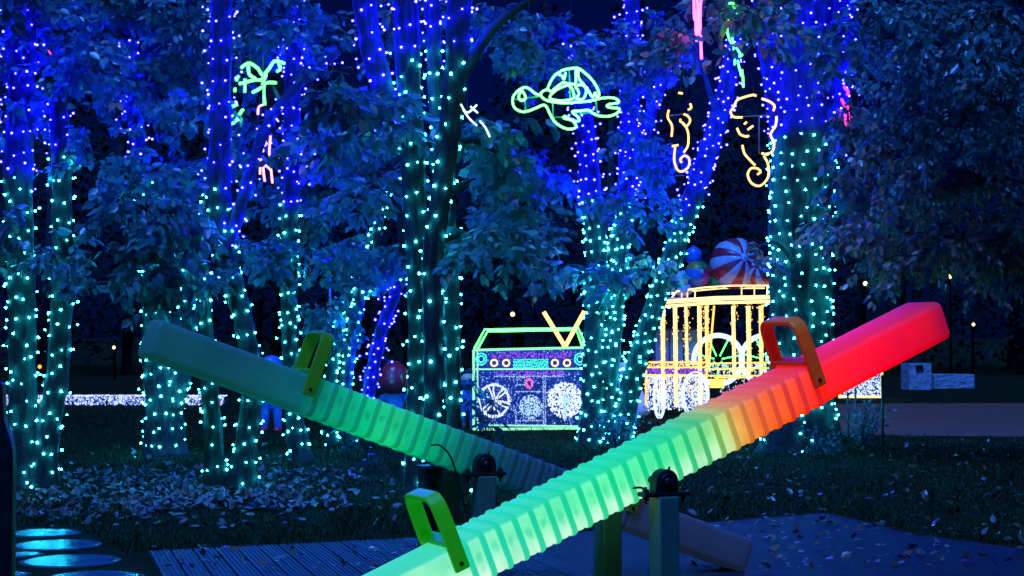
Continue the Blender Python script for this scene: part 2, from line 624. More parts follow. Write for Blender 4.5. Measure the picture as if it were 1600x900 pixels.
back_bright = [(-2.0, (0.002, 0.045, 0.042)), (-1.4, (0.002, 0.060, 0.055)), (-1.08, (0.0, 0.10, 0.09)), (-0.95, (0.0, 0.26, 0.13)), (-0.7, (0.0, 0.55, 0.20)),
               (-0.55, (0.01, 0.64, 0.21)), (-0.35, (0.0, 0.47, 0.17)), (-0.15, (0.0, 0.22, 0.115)), (0.0, (0.0, 0.10, 0.08)), (0.25, (0.0, 0.03, 0.045)),
               (0.6, (0.0, 0.012, 0.02)), (1.0, (0.008, 0.016, 0.035)), (2.0, (0.006, 0.012, 0.03))]  # unlit low end: ambient blue put in as faint emission
back_deep = [(s, tuple(0.42 * v for v in c)) for s, c in back_bright]


def section(hw, hh, r, n=5):
    out = []
    for cx, cy, a0 in ((hw - r, hh - r, 0), (-hw + r, hh - r, 90), (-hw + r, -hh + r, 180), (hw - r, -hh + r, 270)):
        for i in range(n):
            a = R(a0 + 90 * i / (n - 1))
            out.append((cx + r * math.cos(a), cy + r * math.sin(a)))
    return out


def beam_mesh(amp):
    b = MB()
    xs = [-HL, -HL + 0.006, -HL + 0.016, -HL + 0.03]
    xs += list(np.linspace(-HL + 0.06, -HS - 0.04, 10))
    xs += list(np.linspace(-HS - 0.02, HS + 0.02, 24 * 17))
    xs += list(np.linspace(HS + 0.04, HL - 0.06, 10))
    xs += [HL - 0.03, HL - 0.016, HL - 0.006, HL]
    V, F = [], []
    nsec = 20
    for x in xs:
        e = HL - abs(x)
        inset = 0.022 * (1 - math.sqrt(max(0, 1 - (1 - min(e / 0.03, 1)) ** 2)))
        k = (HS - 0.02 - x) / PITCHX
        bump = 0.0
        if -0.5 < k < 23.5:
            dd = (k - round(k)) * PITCHX
            bump = amp * math.sqrt(max(0.0, 1 - (dd / 0.0185) ** 2)) + 0.003 * math.cos(2 * math.pi * (k - 0.5))
        ht = HT - inset + bump
        hw = HW - inset + bump
        for (yy, zz) in section(hw, ht, 0.036 - 0.5 * inset):
            V.append((x, yy, zz))
    for i in range(len(xs) - 1):
        for j in range(nsec):
            j2 = (j + 1) % nsec
            F.append((i * nsec + j, (i + 1) * nsec + j, (i + 1) * nsec + j2, i * nsec + j2))
    F.append(tuple(range(nsec)))
    F.append(tuple((len(xs) - 1) * nsec + j for j in range(nsec - 1, -1, -1)))
    return b.add(V, F)


def ribbon_bar(b, path, thick, width, xc):
    """rectangular strap swept along a path in the y-z plane"""
    k = len(path)
    V, F = [], []
    for i, (y, z) in enumerate(path):
        a = path[max(i - 1, 0)]
        c = path[min(i + 1, k - 1)]
        d = np.array([c[0] - a[0], c[1] - a[1]])
        d /= np.linalg.norm(d)
        nrm = np.array([-d[1], d[0]])
        for sx, sn in ((-1, -1), (1, -1), (1, 1), (-1, 1)):
            V.append((xc + sx * width / 2, y + nrm[0] * sn * thick / 2, z + nrm[1] * sn * thick / 2))
    for i in range(k - 1):
        for j in range(4):
            j2 = (j + 1) % 4
            F.append((i * 4 + j, i * 4 + j2, (i + 1) * 4 + j2, (i + 1) * 4 + j))
    F.append((3, 2, 1, 0))
    F.append(tuple((k - 1) * 4 + j for j in range(4)))
    return b.add(V, F)


def lime_beam_glow(name, glow):  # even emission stands in for the beam's light on the handle plastic
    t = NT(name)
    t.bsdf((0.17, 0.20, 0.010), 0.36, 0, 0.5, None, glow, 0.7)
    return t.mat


def make_handle(root, M4, sx, mat):
    b = MB()
    yw, ztop, rr = HW + 0.014, 0.345, 0.05
    path = [(-yw, -0.005), (-yw, 0.1), (-yw, 0.2), (-yw + 0.006, ztop - rr - 0.01)]
    for i in range(1, 7):
        a = R(180 - 90 * i / 6)
        path.append((-yw + 0.01 + rr + rr * math.cos(a), ztop - rr + rr * math.sin(a)))
    path += [(0, ztop)]
    path += [(-p[0], p[1]) for p in reversed(path[:-1])]
    ribbon_bar(b, path, 0.024, 0.074, 0)
    b.box((0, 0, HT + 0.022), (0.074, 2 * yw - 0.025, 0.022))
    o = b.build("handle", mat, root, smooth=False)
    bevel(o, 0.007, 3, 30)
    o.matrix_local = M4 @ Matrix.Translation((sx * HS, 0, 0))
    for s in (-1, 1):
        c = MB()
        c.tube([(0, s * (yw + 0.010), 0.028), (0, s * (yw + 0.0185), 0.028)], [0.011, 0.009], 12)
        bo = c.build("bolt", M['black_metal'], o, smooth=False)
    return o


def make_seesaw(label, P, beta, alpha, mat, amp, hmats):
    root = thing("seesaw", label, "seesaw", (P[0], P[1], 0), beta, "ribbed light-up seesaws on the play area")
    M4 = Matrix.Translation((0, 0, P[2])) @ Matrix.Rotation(-alpha, 4, 'Y')
    beam = beam_mesh(amp).build("beam", mat, root)
    beam.matrix_local = M4
    make_handle(root, M4, -1, hmats[0])
    make_handle(root, M4, 1, hmats[1])
    zb = P[2] - 0.038
    ax = MB()
    ax.tube([(0, -0.30, zb), (0, 0.30, zb)], 0.018, 14)
    ax.build("axle", M['black_metal'], root)
    for s in (-1, 1):
        y = s * (HW + 0.125)
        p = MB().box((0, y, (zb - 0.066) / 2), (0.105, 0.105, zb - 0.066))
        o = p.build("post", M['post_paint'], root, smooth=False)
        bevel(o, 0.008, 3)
        # pillow block bearing: flange plate, domed housing, ring and two bolts
        b = MB()
        b.box((0, y, zb - 0.055), (0.25, 0.075, 0.022))
        V, F = [], []
        prof = [(-0.062, -0.044), (-0.060, 0.0)] + [(0.060 * math.cos(R(180 - 15 * i)), 0.060 * math.sin(R(180 - 15 * i))) for i in range(1, 12)] + [(0.060, 0.0), (0.062, -0.044)]
        m = len(prof)
        for yy in (y - 0.034, y + 0.034):
            V += [(px, yy, zb + pz) for px, pz in prof]
        F += [(i, i + 1, m + i + 1, m + i) for i in range(m - 1)] + [tuple(range(m - 1, -1, -1)), tuple(range(m, 2 * m))]
        b.add(V, F)
        o = b.build("bearing", M['black_metal'], root, smooth=False)
        bevel(o, 0.006, 2)
        r_ = MB()
        yy = y + s * 0.0345
        ring = [(0.036 * math.cos(a), yy, zb + 0.036 * math.sin(a)) for a in np.linspace(0, 2 * math.pi, 20, endpoint=False)]
        r_.tube(ring, 0.006, 6, closed=True)
        r_.tube([(0, yy - s * 0.001, zb), (0, yy + s * 0.012, zb)], [0.024, 0.022], 16)
        r_.build("ring", M['black_metal'], o)
        for sx in (-1, 1):
            c = MB()
            c.tube([(sx * 0.1, y, zb - 0.10), (sx * 0.1, y, zb - 0.02)], 0.007, 8)
            c.tube([(sx * 0.1, y, zb - 0.044), (sx * 0.1, y, zb - 0.030)], 0.016, 6)
            c.tube([(sx * 0.1, y, zb - 0.082), (sx * 0.1, y, zb - 0.067)], 0.016, 6)
            c.build("bolt", M['black_metal'], o, smooth=False)
        n_ = MB()
        n_.tube([(0.03, y - s * 0.01, zb + 0.05), (0.036, y - s * 0.01, zb + 0.068)], [0.006, 0.005], 6)
        n_.build("grease_nipple", M['black_metal'], o)
        f_ = MB().box((0, y, 0.012), (0.2, 0.17, 0.02))
        bevel(f_.build("foot_plate", M['black_metal'], root, smooth=False), 0.004)
    return root, M4


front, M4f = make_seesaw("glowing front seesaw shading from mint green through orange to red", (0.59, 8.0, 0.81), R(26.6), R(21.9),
                         beam_mat("front_glow", front_bright, front_deep, 0.85, 0.95, 0.8), 0.0120, (lime_beam_glow('lime_plastic_emit_green', (0.002, 0.17, 0.0)), lime_beam_glow('lime_plastic_emit_red', (0.17, 0.0, 0.0))))
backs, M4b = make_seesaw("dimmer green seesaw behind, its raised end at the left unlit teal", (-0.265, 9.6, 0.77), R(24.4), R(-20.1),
                         beam_mat("back_glow", back_bright, back_deep, 0.0, 0.85, 0.0, 1.1), 0.0105, (lime_beam_glow('lime_plastic_emit_dim', (0.0, 0.035, 0.0)), lime_beam_glow('lime_plastic_unlit', (0.0, 0.0, 0.0))))
# lighting cables that leave each beam beside its pivot
for root, M4, xs in ((backs, M4b, -0.28), (front, M4f, -0.12)):
    p0 = M4 @ Vector((xs, -HW - 0.004, -0.03))
    p1 = Vector((xs + 0.13, -HW - 0.05, p0.z - 0.12))
    pts = smooth_path([p0, p0 + Vector((0.06, -0.02, -0.01)), p1, (xs + 0.22, -HW - 0.06, 0.35), (xs + 0.3, -HW - 0.03, 0.03)], 8)
    MB().tube(pts, 0.006, 6).build("cable", M['black_metal'], root)
# the dark driver box by the back seesaw's far post
b = MB().box((0, 0, 0.33), (0.17, 0.14, 0.66)).box((0, 0, 0.672), (0.20, 0.17, 0.02))
o = b.build("control_box", M['black_metal'], smooth=False)
o.location = (-0.46, 9.95, 0)
o.rotation_euler.z = R(24)
bevel(o, 0.008)
tag(o, "dark upright control box beside the pivot of the dim seesaw", "control box")


# ------------------------------------------------------------------ left edge post and wet discs
c0 = at(9, 690, 5.6)
b = MB()
prof = [(-0.16, 0.0), (0.026, 0.0), (0.026, c0.z - 0.05), (0.020, c0.z - 0.005), (0.008, c0.z + 0.03), (-0.006, c0.z + 0.075), (-0.012, c0.z + 0.20), (-0.16, c0.z + 0.20)]
V = [(x, -0.03, z) for x, z in prof] + [(x, 0.03, z) for x, z in prof]
n = len(prof)
b.add(V, [tuple(range(n)), tuple(range(2 * n - 1, n - 1, -1))] + [(i, i + n, (i + 1) % n + n, (i + 1) % n) for i in range(n)])
o = b.build("edge_panel", M['black_metal'], smooth=False)
o.location = (c0.x + 0.005, 5.6, 0)
bevel(o, 0.012, 3)
tag(o, "dark upright panel with a curved edge cut off by the left border", "panel")

disc_labels = ["round wet disc farthest from the camera beside the left trees", "wide wet disc second from the back with a small leaf on it", "small cut-off wet disc against the dark left panel",
               "largest whole wet disc with one dark leaf lying on it", "wet disc in the bottom left corner, mostly hidden", "wet disc cut by the bottom border beside the deck"]
for (px, py, rx), lb in zip(((69, 834, 50), (88, 853, 63), (34, 868, 27), (110, 878, 70), (18, 899, 22), (146, 905, 72)), disc_labels):
    p = ground(px, py)
    r = rx / scale_at(p.y)
    t = thing("play_disc", lb, "disc", (p.x, p.y, 0), 0, "round glossy discs set in the ground")
    MB().lathe([(r + 0.03, 0.0), (r + 0.03, 0.005), (r + 0.022, 0.009), (r + 0.002, 0.009), (r + 0.002, 0.005)], 48).build("rim", M['disc_rim'], t)
    o = MB().lathe([(r, 0.002), (r, 0.008), (r - 0.006, 0.012)], 48).build("plate", M['disc_top'], t, smooth=False)


# ------------------------------------------------------------------ leaves (numpy)
LEAF_V = np.array([(0, 0, 0), (.28, .20, .03), (.28, 0, -.02), (.28, -.20, .03), (.62, .19, .02), (.62, 0, -.03), (.62, -.19, .02), (1, 0, -.06)])
LEAF_F = np.array([(0, 2, 1), (0, 3, 2), (1, 2, 5), (1, 5, 4), (2, 3, 6), (2, 6, 5), (4, 5, 7), (5, 6, 7)])
LEAF_VS = np.array([(0, 0, 0), (.45, .26, .03), (.45, 0, -.03), (.45, -.26, .03), (1, 0, -.05)])
LEAF_FS = np.array([(0, 2, 1), (0, 3, 2), (1, 2, 4), (2, 3, 4)])


def unit(a):
    return a / np.maximum(np.linalg.norm(a, axis=-1, keepdims=True), 1e-9)


def leaves_arrays(P, D, L, simple=False, W=1.0, up=None):
    """P origins (n,3), D directions (n,3), L lengths (n,)"""
    T, F = (LEAF_VS, LEAF_FS) if simple else (LEAF_V, LEAF_F)
    n = len(P)
    D = unit(D)
    rnd = RNG.normal(size=(n, 3)) * 0.65
    if up is None:
        up = np.array([0, -0.75, 0.75])
    U = unit(up + rnd)
    side = unit(np.cross(U, D))
    nrm = np.cross(D, side)
    V = P[:, None, :] + L[:, None, None] * (T[None, :, 0:1] * D[:, None, :] + W * T[None, :, 1:2] * side[:, None, :] + T[None, :, 2:3] * nrm[:, None, :])
    k = len(T)
    FF = F[None] + (np.arange(n) * k)[:, None, None]
    return V.reshape(-1, 3), FF.reshape(-1, 3), len(F)


class Crown:
    def __init__(s):
        s.P, s.D, s.L, s.M = [], [], [], []
        s.tw = MB()
        s.n = 0

    def spray(s, o, d, length, nl, ll, pal, droop):
        o = np.array(o, float)
        d = np.array(d, float)
        d /= np.linalg.norm(d)
        k = 5
        pts = []
        p = o.copy()
        for i in range(k + 1):
            pts.append(p.copy())
            p = p + d * length / k
            d = d + np.array([0, 0, -droop / k]) + RNG.normal(size=3) * 0.10
            d /= np.linalg.norm(d)
        pts = np.array(pts)
        s.tw.tube(pts, list(np.linspace(0.006, 0.002, k + 1)), 3, cap=False)
        u = np.sort(RNG.uniform(0.08, 1.0, nl)) * (k - 1e-6)
        i = u.astype(int)
        fr = (u - i)[:, None]
        base = pts[i] * (1 - fr) + pts[i + 1] * fr
        ax = unit(pts[i + 1] - pts[i])
        sd = RNG.normal(size=(nl, 3))
        sd = unit(sd - (sd * ax).sum(1, keepdims=True) * ax)
        D = unit(ax * 0.55 + sd * 0.75 + np.array([0, 0, -0.35 - 0.3 * droop]))
        s.P.append(base + sd * 0.02 + RNG.normal(size=(nl, 3)) * 0.015)
        s.D.append(D)
        s.L.append(ll * RNG.uniform(0.65, 1.2, nl))
        s.M.append(RNG.choice(3, nl, p=pal))
        s.n += nl

    def build(s, parent, simple=False, W=1.35):
        if not s.P:
            return
        P, D, L, Mi = np.concatenate(s.P), np.concatenate(s.D), np.concatenate(s.L), np.concatenate(s.M)
        V, F, nf = leaves_arrays(P, D, L, simple, W)
        o = np_mesh("crown", V, F, [M['leaf_green'], M['leaf_dark'], M['leaf_autumn']], np.repeat(Mi, nf), parent)
        tag(o, kind="stuff")
        t = s.tw.build("twigs", M['twig'], parent)
        tag(t, kind="stuff")


PAL_G = (0.72, 0.26, 0.02)
PAL_D = (0.25, 0.73, 0.02)
PAL_M = (0.48, 0.27, 0.25)
PAL_A = (0.22, 0.18, 0.60)


def stem_world(poly, Y, dy=0.0):
    """[(px,py,width px)] from the base up -> smooth path of (x,y,z,r)"""
    sc = scale_at(Y)
    rows = []
    for i, (px, py, wd) in enumerate(poly):
        p = at(px, py, Y + dy * i / max(len(poly) - 1, 1))
        z = p.z
        if i == 0 and z < 0.4:
            z = min(z, 0.0) - 0.06
        rows.append((p.x, p.y, z, wd / 2 / sc))
    return smooth_path(rows, 7)


def string_bulbs(mb_c, mb_b, wire_c, wire_b, path, zsplit, pitch=0.19, step=0.10, rb=0.0125, ztop=99, zmin=0.03, loose=0.02, prob=1.0):
    P = np.array(path)
    seg = np.linalg.norm(np.diff(P[:, :3], axis=0), axis=1)
    cum = np.concatenate([[0], np.cumsum(seg)])
    total = cum[-1]
    s, a = 0.0, random.uniform(0, 6.28)
    wc, wb = [], []
    ph = random.uniform(0, 6)
    while s < total:
        x, y, z, r = (np.interp(s, cum, P[:, k]) for k in range(4))
        rr = r * 1.02 + 0.008 + abs(random.gauss(0, loose * (2.6 if z > zsplit else 1.0)))
        if z > ztop:
            break
        q = np.array([x + rr * math.cos(a), y + rr * math.sin(a), z + random.gauss(0, 0.03)])
        if q[2] > zmin:
            blue = q[2] > zsplit + 0.12 * math.sin(a + ph)
            (wb if blue else wc).append(q)
            if random.random() < 0.93:
                (mb_b if blue else mb_c).round_bulb(q, rb * random.uniform(0.7, 1.2))
        st = step * random.uniform(0.6, 1.5)
        a += st / max(rr, 0.05)
        s += st * pitch / (2 * math.pi * max(rr, 0.05)) * random.uniform(0.8, 1.2)
    for wpts, wm in ((wc, wire_c), (wb, wire_b)):
        if len(wpts) > 2:
            wm.tube(wpts, 0.0018, 3, cap=False)


def tree(label, Y, stems, zsplit, clumps, strings, group, pitch=0.19, step=0.10, rb=0.0125, name="park_tree", roots=True):
    """stems: list of (poly, depth drift, lit?); clumps: (px,py,rx,ry,Y0,Y1,n sprays,leaf len,palette,droop)"""
    b0 = at(stems[0][0][0][0], stems[0][0][0][1], Y)
    t = thing(name, label, "tree", (b0.x, Y, 0), 0, group)
    inv = Matrix.Translation((-b0.x, -Y, 0))
    paths = []
    cb, bb, wc, wb = MB(), MB(), MB(), MB()
    for poly, dy, lit in stems:
        path = stem_world(poly, Y, dy)
        paths.append(path)
        rad = []
        ph = random.uniform(0, 6)
        for i, q in enumerate(path):
            fl = 1 + (0.28 * math.exp(-max(q[2], 0) / 0.2) if roots and path[0][2] < 0.05 else 0)
            rad.append(q[3] * fl * (1 + 0.05 * math.sin(i * 1.7 + ph)))
        # trunk with fluting
        mb = MB()
        mb.tube([q[:3] for q in path], rad, 14)
        vv = []
        for k, p in enumerate(mb.v):
            i, j = divmod(k, 14)
            if i < len(path):
                c = np.array(path[i][:3])
                d = np.array(p) - c
                p = c + d * (1 + 0.07 * math.sin(j * 2.3 + ph + i * 0.21) + 0.04 * math.sin(j * 5.1 + i * 0.6))
            vv.append(tuple(np.array(p) - np.array([b0.x, Y, 0])))
        mb.v = vv
        mb.build("trunk", M['bark'], t)
        if lit:
            string_bulbs(cb, bb, wc, wb, path, zsplit if lit is True else lit, pitch * 1.05, step * 1.08, rb * 0.86)
    # limbs and crown
    cr = Crown()
    allp = np.concatenate([np.array(p) for p in paths])
    for (px, py, rx, ry, Y0, Y1, ns, ll, pal, droop) in clumps:
        cc = np.array(at(px, py, (Y0 + Y1) / 2))
        dd = np.linalg.norm(allp[:, :3] - cc, axis=1) + 2.0 * np.maximum(0, allp[:, 2] - cc[2])
        q = allp[np.argmin(dd)]
        mid = (q[:3] + cc) / 2 + np.array([0, 0, 0.12 * np.linalg.norm(cc - q[:3])])
        r0 = min(0.04, q[3] * 0.5)
        lp = smooth_path([tuple(q[:3]), tuple(mid), tuple(cc)], 6)
        lm = MB()
        lm.tube(lp, list(np.linspace(r0, 0.010, len(lp))), 6)
        nsub = max(2, ns // 9)
        for _ in range(nsub):
            a_, rr_ = random.uniform(0, 6.28), math.sqrt(random.random())
            e = np.array(at(px + rx * rr_ * math.cos(a_) * 0.9, py + ry * rr_ * math.sin(a_) * 0.8, random.uniform(Y0, Y1)))
            s0 = lp[random.randint(len(lp) // 2, len(lp) - 1)]
            m2 = (s0 + e) / 2 + np.array([0, 0, 0.1 * np.linalg.norm(e - s0)])
            lq = smooth_path([tuple(s0), tuple(m2), tuple(e)], 5)
            lm.tube(lq, list(np.linspace(0.013, 0.005, len(lq))), 5, cap=False)
            for _k in range(max(1, int(ns / nsub * 0.95))):
                f = 0.4 + 0.6 * random.random()
                o = np.array(lq[int(f * (len(lq) - 1))]) + RNG.normal(size=3) * 0.10
                th = random.uniform(0, 6.28)
                dirv = np.array([math.cos(th), math.sin(th) * 0.8, random.uniform(-0.5, 0.35)])
                cr.spray(o, dirv, random.uniform(0.28, 0.6), random.randint(14, 24), ll * 1.08, pal, droop)
        lm.v = [(p[0] - b0.x, p[1] - Y, p[2]) for p in lm.v]
        lm.build("limb", M['bark'], t)
    for k in range(len(cr.P)):
        cr.P[k] = cr.P[k] - np.array([b0.x, Y, 0])
    cr.tw.v = [tuple(np.array(p) - np.array([b0.x, Y, 0])) for p in cr.tw.v]
    cr.build(t)
    # strings of lights: things of their own, hung round the stems
    for mbu, mbw, m, lb, nm in ((cb, wc, M['cyan'], strings[0], "cyan"), (bb, wb, M['blue'], strings[1], "blue")):
        if not mbu.f:
            continue
        st = thing("light_string", lb, "string lights", (b0.x, Y, 0), 0, nm + " strings of bulbs wound round the trees")
        for q in (mbu, mbw):
            q.v = [(p[0] - b0.x, p[1] - Y, p[2]) for p in q.v]
        tag(mbu.build("bulbs", m, st), kind="stuff")
        mbw.build("wire", M['wire'], st)
    return t


def Yb(py):
    return ground(800, py).y


TG = "park trees wound with light strings"
# 1 far left pair of stems
tree("far left twin-stemmed tree, its lower half wound in cyan bulbs", Yb(765),
     [([(42, 765, 50), (36, 640, 44), (34, 470, 42), (30, 300, 44), (32, 150, 44), (35, -60, 42)], 0.1, True),
      ([(62, 758, 46), (76, 670, 36), (88, 600, 35), (96, 480, 33), (98, 400, 32), (97, 290, 30), (92, 160, 28)], -0.1, 3.25)],
     2.95,
     [(60, 40, 130, 80, 14.6, 17.2, 46, 0.105, PAL_D, 0.5), (25, 200, 50, 100, 15.6, 17, 16, 0.10, PAL_G, 0.5), (150, 110, 120, 80, 15.4, 17.5, 50, 0.105, PAL_G, 0.5),
      (130, 240, 50, 60, 15.0, 16.3, 14, 0.10, PAL_G, 0.6), (12, 350, 25, 50, 15.0, 15.6, 8, 0.10, PAL_G, 0.6), (78, 400, 35, 45, 14.9, 15.5, 11, 0.10, PAL_G, 0.6), (145, 450, 35, 40, 15.0, 15.5, 9, 0.10, PAL_G, 0.7)],
     ("cyan bulbs round the lower twin stems at the far left", "blue bulbs round the upper twin stems at the far left"), TG)
# 2 behind
tree("slender tree behind the raised teal seesaw end, wrapped in cyan down to the grass", Yb(712),
     [([(258, 712, 60), (252, 600, 54), (246, 530, 46), (240, 450, 34), (232, 350, 30), (215, 230, 26), (203, 60, 22)], 0.2, True),
      ([(268, 640, 36), (284, 560, 34), (296, 470, 30), (308, 400, 26), (325, 330, 22), (350, 230, 18)], 0.2, True)],
     3.35,
     [(230, 130, 140, 110, 18.6, 21.5, 90, 0.12, PAL_G, 0.5), (250, 280, 110, 70, 18.8, 21.5, 50, 0.12, PAL_G, 0.6), (330, 60, 70, 80, 18.5, 21, 30, 0.12, PAL_G, 0.5), (170, 10, 170, 45, 18.5, 21.5, 60, 0.12, PAL_G, 0.5)],
     ("cyan bulbs wrapping the slender tree behind the teal seesaw end", "sparse blue bulbs high on the slender tree behind the teal seesaw end"), TG, 0.17, 0.105, 0.0155)
# 3 forked tree with litter at its foot
tree("forked tree with a leaf pile at its foot, left of the green seesaw handle", Yb(766),
     [([(374, 766, 42), (388, 670, 34), (396, 590, 30), (384, 520, 30), (368, 455, 32), (352, 390, 34), (344, 300, 36), (345, 150, 34), (346, -60, 34)], 0.1, True),
      ([(338, 750, 32), (332, 650, 28), (326, 580, 26), (320, 510, 24), (316, 430, 22), (300, 340, 18)], 0.2, True),
      ([(352, 400, 22), (385, 290, 18), (420, 190, 16), (470, 130, 14), (530, 80, 11)], 0.3, 2.3)],
     2.75,
     [(222, 345, 80, 65, 14.6, 16, 50, 0.11, PAL_G, 0.75), (262, 425, 75, 42, 14.7, 15.8, 30, 0.11, PAL_G, 0.8), (310, 180, 40, 90, 15.6, 17, 18, 0.10, PAL_G, 0.5), (400, 50, 110, 60, 17.2, 18.6, 40, 0.105, PAL_D, 0.5),
      (430, 0, 110, 50, 17, 19, 36, 0.11, PAL_G, 0.5), (395, 230, 50, 60, 19, 20.5, 22, 0.10, PAL_G, 0.5), (330, 455, 25, 30, 15.0, 15.4, 6, 0.10, PAL_G, 0.7)],
     ("cyan bulbs on the forked tree above the leaf pile", "blue bulbs on the forked tree's upper trunk and leaning limb"), TG)
# 4 straight tree
tree("straight slim tree right beside the dim seesaw's upright green handle", Yb(722),
     [([(470, 722, 34), (458, 640, 27), (454, 560, 26), (452, 400, 26), (456, 250, 26), (457, 100, 26), (457, -60, 26)], 0.1, True)],
     2.95,
     [(470, 70, 120, 90, 18.2, 21, 56, 0.115, PAL_G, 0.5), (520, 300, 100, 90, 18.8, 21.5, 60, 0.115, PAL_G, 0.6), (430, 390, 55, 50, 18.2, 19.2, 18, 0.11, PAL_G, 0.7), (520, 400, 60, 40, 19, 20.5, 20, 0.11, PAL_G, 0.6), (440, 330, 50, 60, 19.5, 21.5, 18, .11, PAL_D, .5)],
     ("cyan bulbs on the straight slim tree by the dim seesaw's handle", "blue bulbs on the straight slim tree above the dim seesaw's handle"), TG, 0.17, 0.10, 0.0145)
# 5 leaning group behind the back beam
tree("leaning thin stems with mixed cyan and blue bulbs left of the red ball", Yb(700),
     [([(545, 700, 24), (538, 640, 22), (545, 560, 20), (560, 480, 18), (585, 380, 16), (600, 300, 14)], 0.2, 4.5),
      ([(520, 705, 22), (512, 640, 20), (522, 560, 18), (540, 470, 16), (565, 400, 14)], 0.3, 4.2),
      ([(570, 690, 24), (576, 620, 22), (590, 540, 20), (605, 490, 18), (626, 440, 16)], -0.1, 0.7)],
     2.0,
     [(565, 420, 70, 60, 20.4, 23, 40, 0.12, PAL_G, 0.6), (510, 480, 35, 40, 20.6, 21.6, 12, 0.11, PAL_G, 0.6), (610, 400, 50, 60, 20.6, 22.5, 22, 0.12, PAL_G, 0.6), (490, 520, 30, 30, 20.8, 21.4, 6, 0.11, PAL_G, .6)],
     ("cyan bulbs on the leaning thin stems left of the red ball", "deep blue bulbs low on the leaning stem left of the red ball"), TG, 0.15, 0.10, 0.015)
# 6 the big central pair
tree("thick pale tree of two trunks in the middle, densely lit cyan", Yb(772),
     [([(652, 775, 40), (651, 650, 33), (654, 500, 33), (648, 300, 36), (640, 150, 38), (632, -60, 40)], 0.0, True),
      ([(716, 775, 30), (710, 650, 25), (707, 560, 25), (704, 430, 26), (696, 300, 26), (682, 150, 26), (672, -60, 26)], 0.3, True),
      ([(610, 200, 38), (596, 130, 36), (577, 60, 36), (560, -60, 36)], 0.2, 2.0)],
     4.05,
     [(545, 195, 75, 50, 13.8, 15.2, 40, 0.11, PAL_D, 0.6), (640, 40, 130, 80, 16, 18, 46, 0.105, PAL_G, 0.5), (520, 240, 70, 60, 16, 17.6, 26, 0.105, PAL_G, 0.5), (590, 280, 60, 70, 16, 17.6, 24, 0.105, PAL_G, .5)],
     ("cyan bulbs on the two pale trunks in the middle", "blue bulbs high on the middle trunks and their leaning limb"), TG, 0.21, 0.115, 0.0135)
# 6b the dark trunk in front
tree("dark trunk standing just before the pale middle trunks, few bulbs on it", Yb(785),
     [([(682, 786, 38), (679, 700, 30), (677, 560, 30), (676, 400, 32), (693, 280, 34), (709, 150, 36), (722, -60, 37)], 0.0, True),
      ([(716, 130, 18), (770, 45, 15), (830, 0, 12), (900, -50, 9)], 0.1, False)],
     4.05,
     [(775, 240, 35, 100, 14.4, 15.8, 36, 0.11, PAL_G, 0.65), (768, 385, 40, 60, 14.4, 15.8, 26, 0.11, PAL_G, 0.7), (770, 60, 40, 60, 14.5, 17, 18, 0.105, PAL_G, 0.5), (800, 330, 70, 90, 15.5, 17.5, 30, .105, PAL_G, .6)],
     ("scattered cyan bulbs on the dark trunk before the middle pair", "few blue bulbs at the top of the dark middle trunk"), TG, 0.24, 0.12, 0.0135)
# 7 cluster by the radio
tree("many-stemmed tree between the glowing radio and the golden carriage", Yb(694),
     [([(926, 694, 46), (926, 620, 36), (930, 520, 34), (932, 400, 34), (924, 300, 32), (913, 190, 30), (905, 60, 26)], 0.1, True),
      ([(952, 694, 28), (955, 600, 24), (962, 500, 24), (970, 400, 25), (980, 250, 28), (986, 100, 26), (990, -60, 24)], 0.3, True),
      ([(966, 692, 42), (977, 640, 34), (996, 565, 32), (1030, 460, 32), (1062, 370, 32), (1090, 285, 32), (1112, 220, 30), (1135, 140, 28), (1160, 20, 26)], -0.1, 3.15),
      ([(944, 600, 24), (952, 480, 24), (962, 380, 24), (985, 290, 22), (1010, 200, 20), (1050, 80, 16)], 0.5, True)],
     3.2,
     [(835, 80, 110, 80, 20.5, 24, 70, 0.125, PAL_G, 0.5), (830, 280, 100, 110, 21.5, 25, 84, 0.125, PAL_G, 0.6), (960, 90, 80, 90, 21, 24, 56, 0.125, PAL_G, 0.5), (1010, 270, 55, 110, 21.2, 24, 36, 0.125, PAL_G, 0.7),
      (1045, 90, 70, 80, 20.5, 23, 40, 0.125, PAL_M, 0.6), (955, 420, 70, 35, 21.4, 22.2, 16, 0.13, PAL_G, 0.7), (1010, 430, 25, 35, 21.6, 22.4, 9, 0.13, PAL_A, 0.8), (870, 420, 60, 40, 22, 24, 16, 0.125, PAL_M, 0.7),
      (985, 330, 50, 50, 21, 21.8, 14, 0.13, PAL_G, 0.8), (1040, 75, 40, 50, 17.9, 18.7, 16, 0.11, PAL_M, 0.6), (845, 100, 45, 25, 19.3, 19.9, 12, 0.10, PAL_G, 0.5)],
     ("cyan bulbs on the many stems between radio and carriage", "blue bulbs on the upper stems above the radio and the carriage"), TG, 0.16, 0.10, 0.0165)
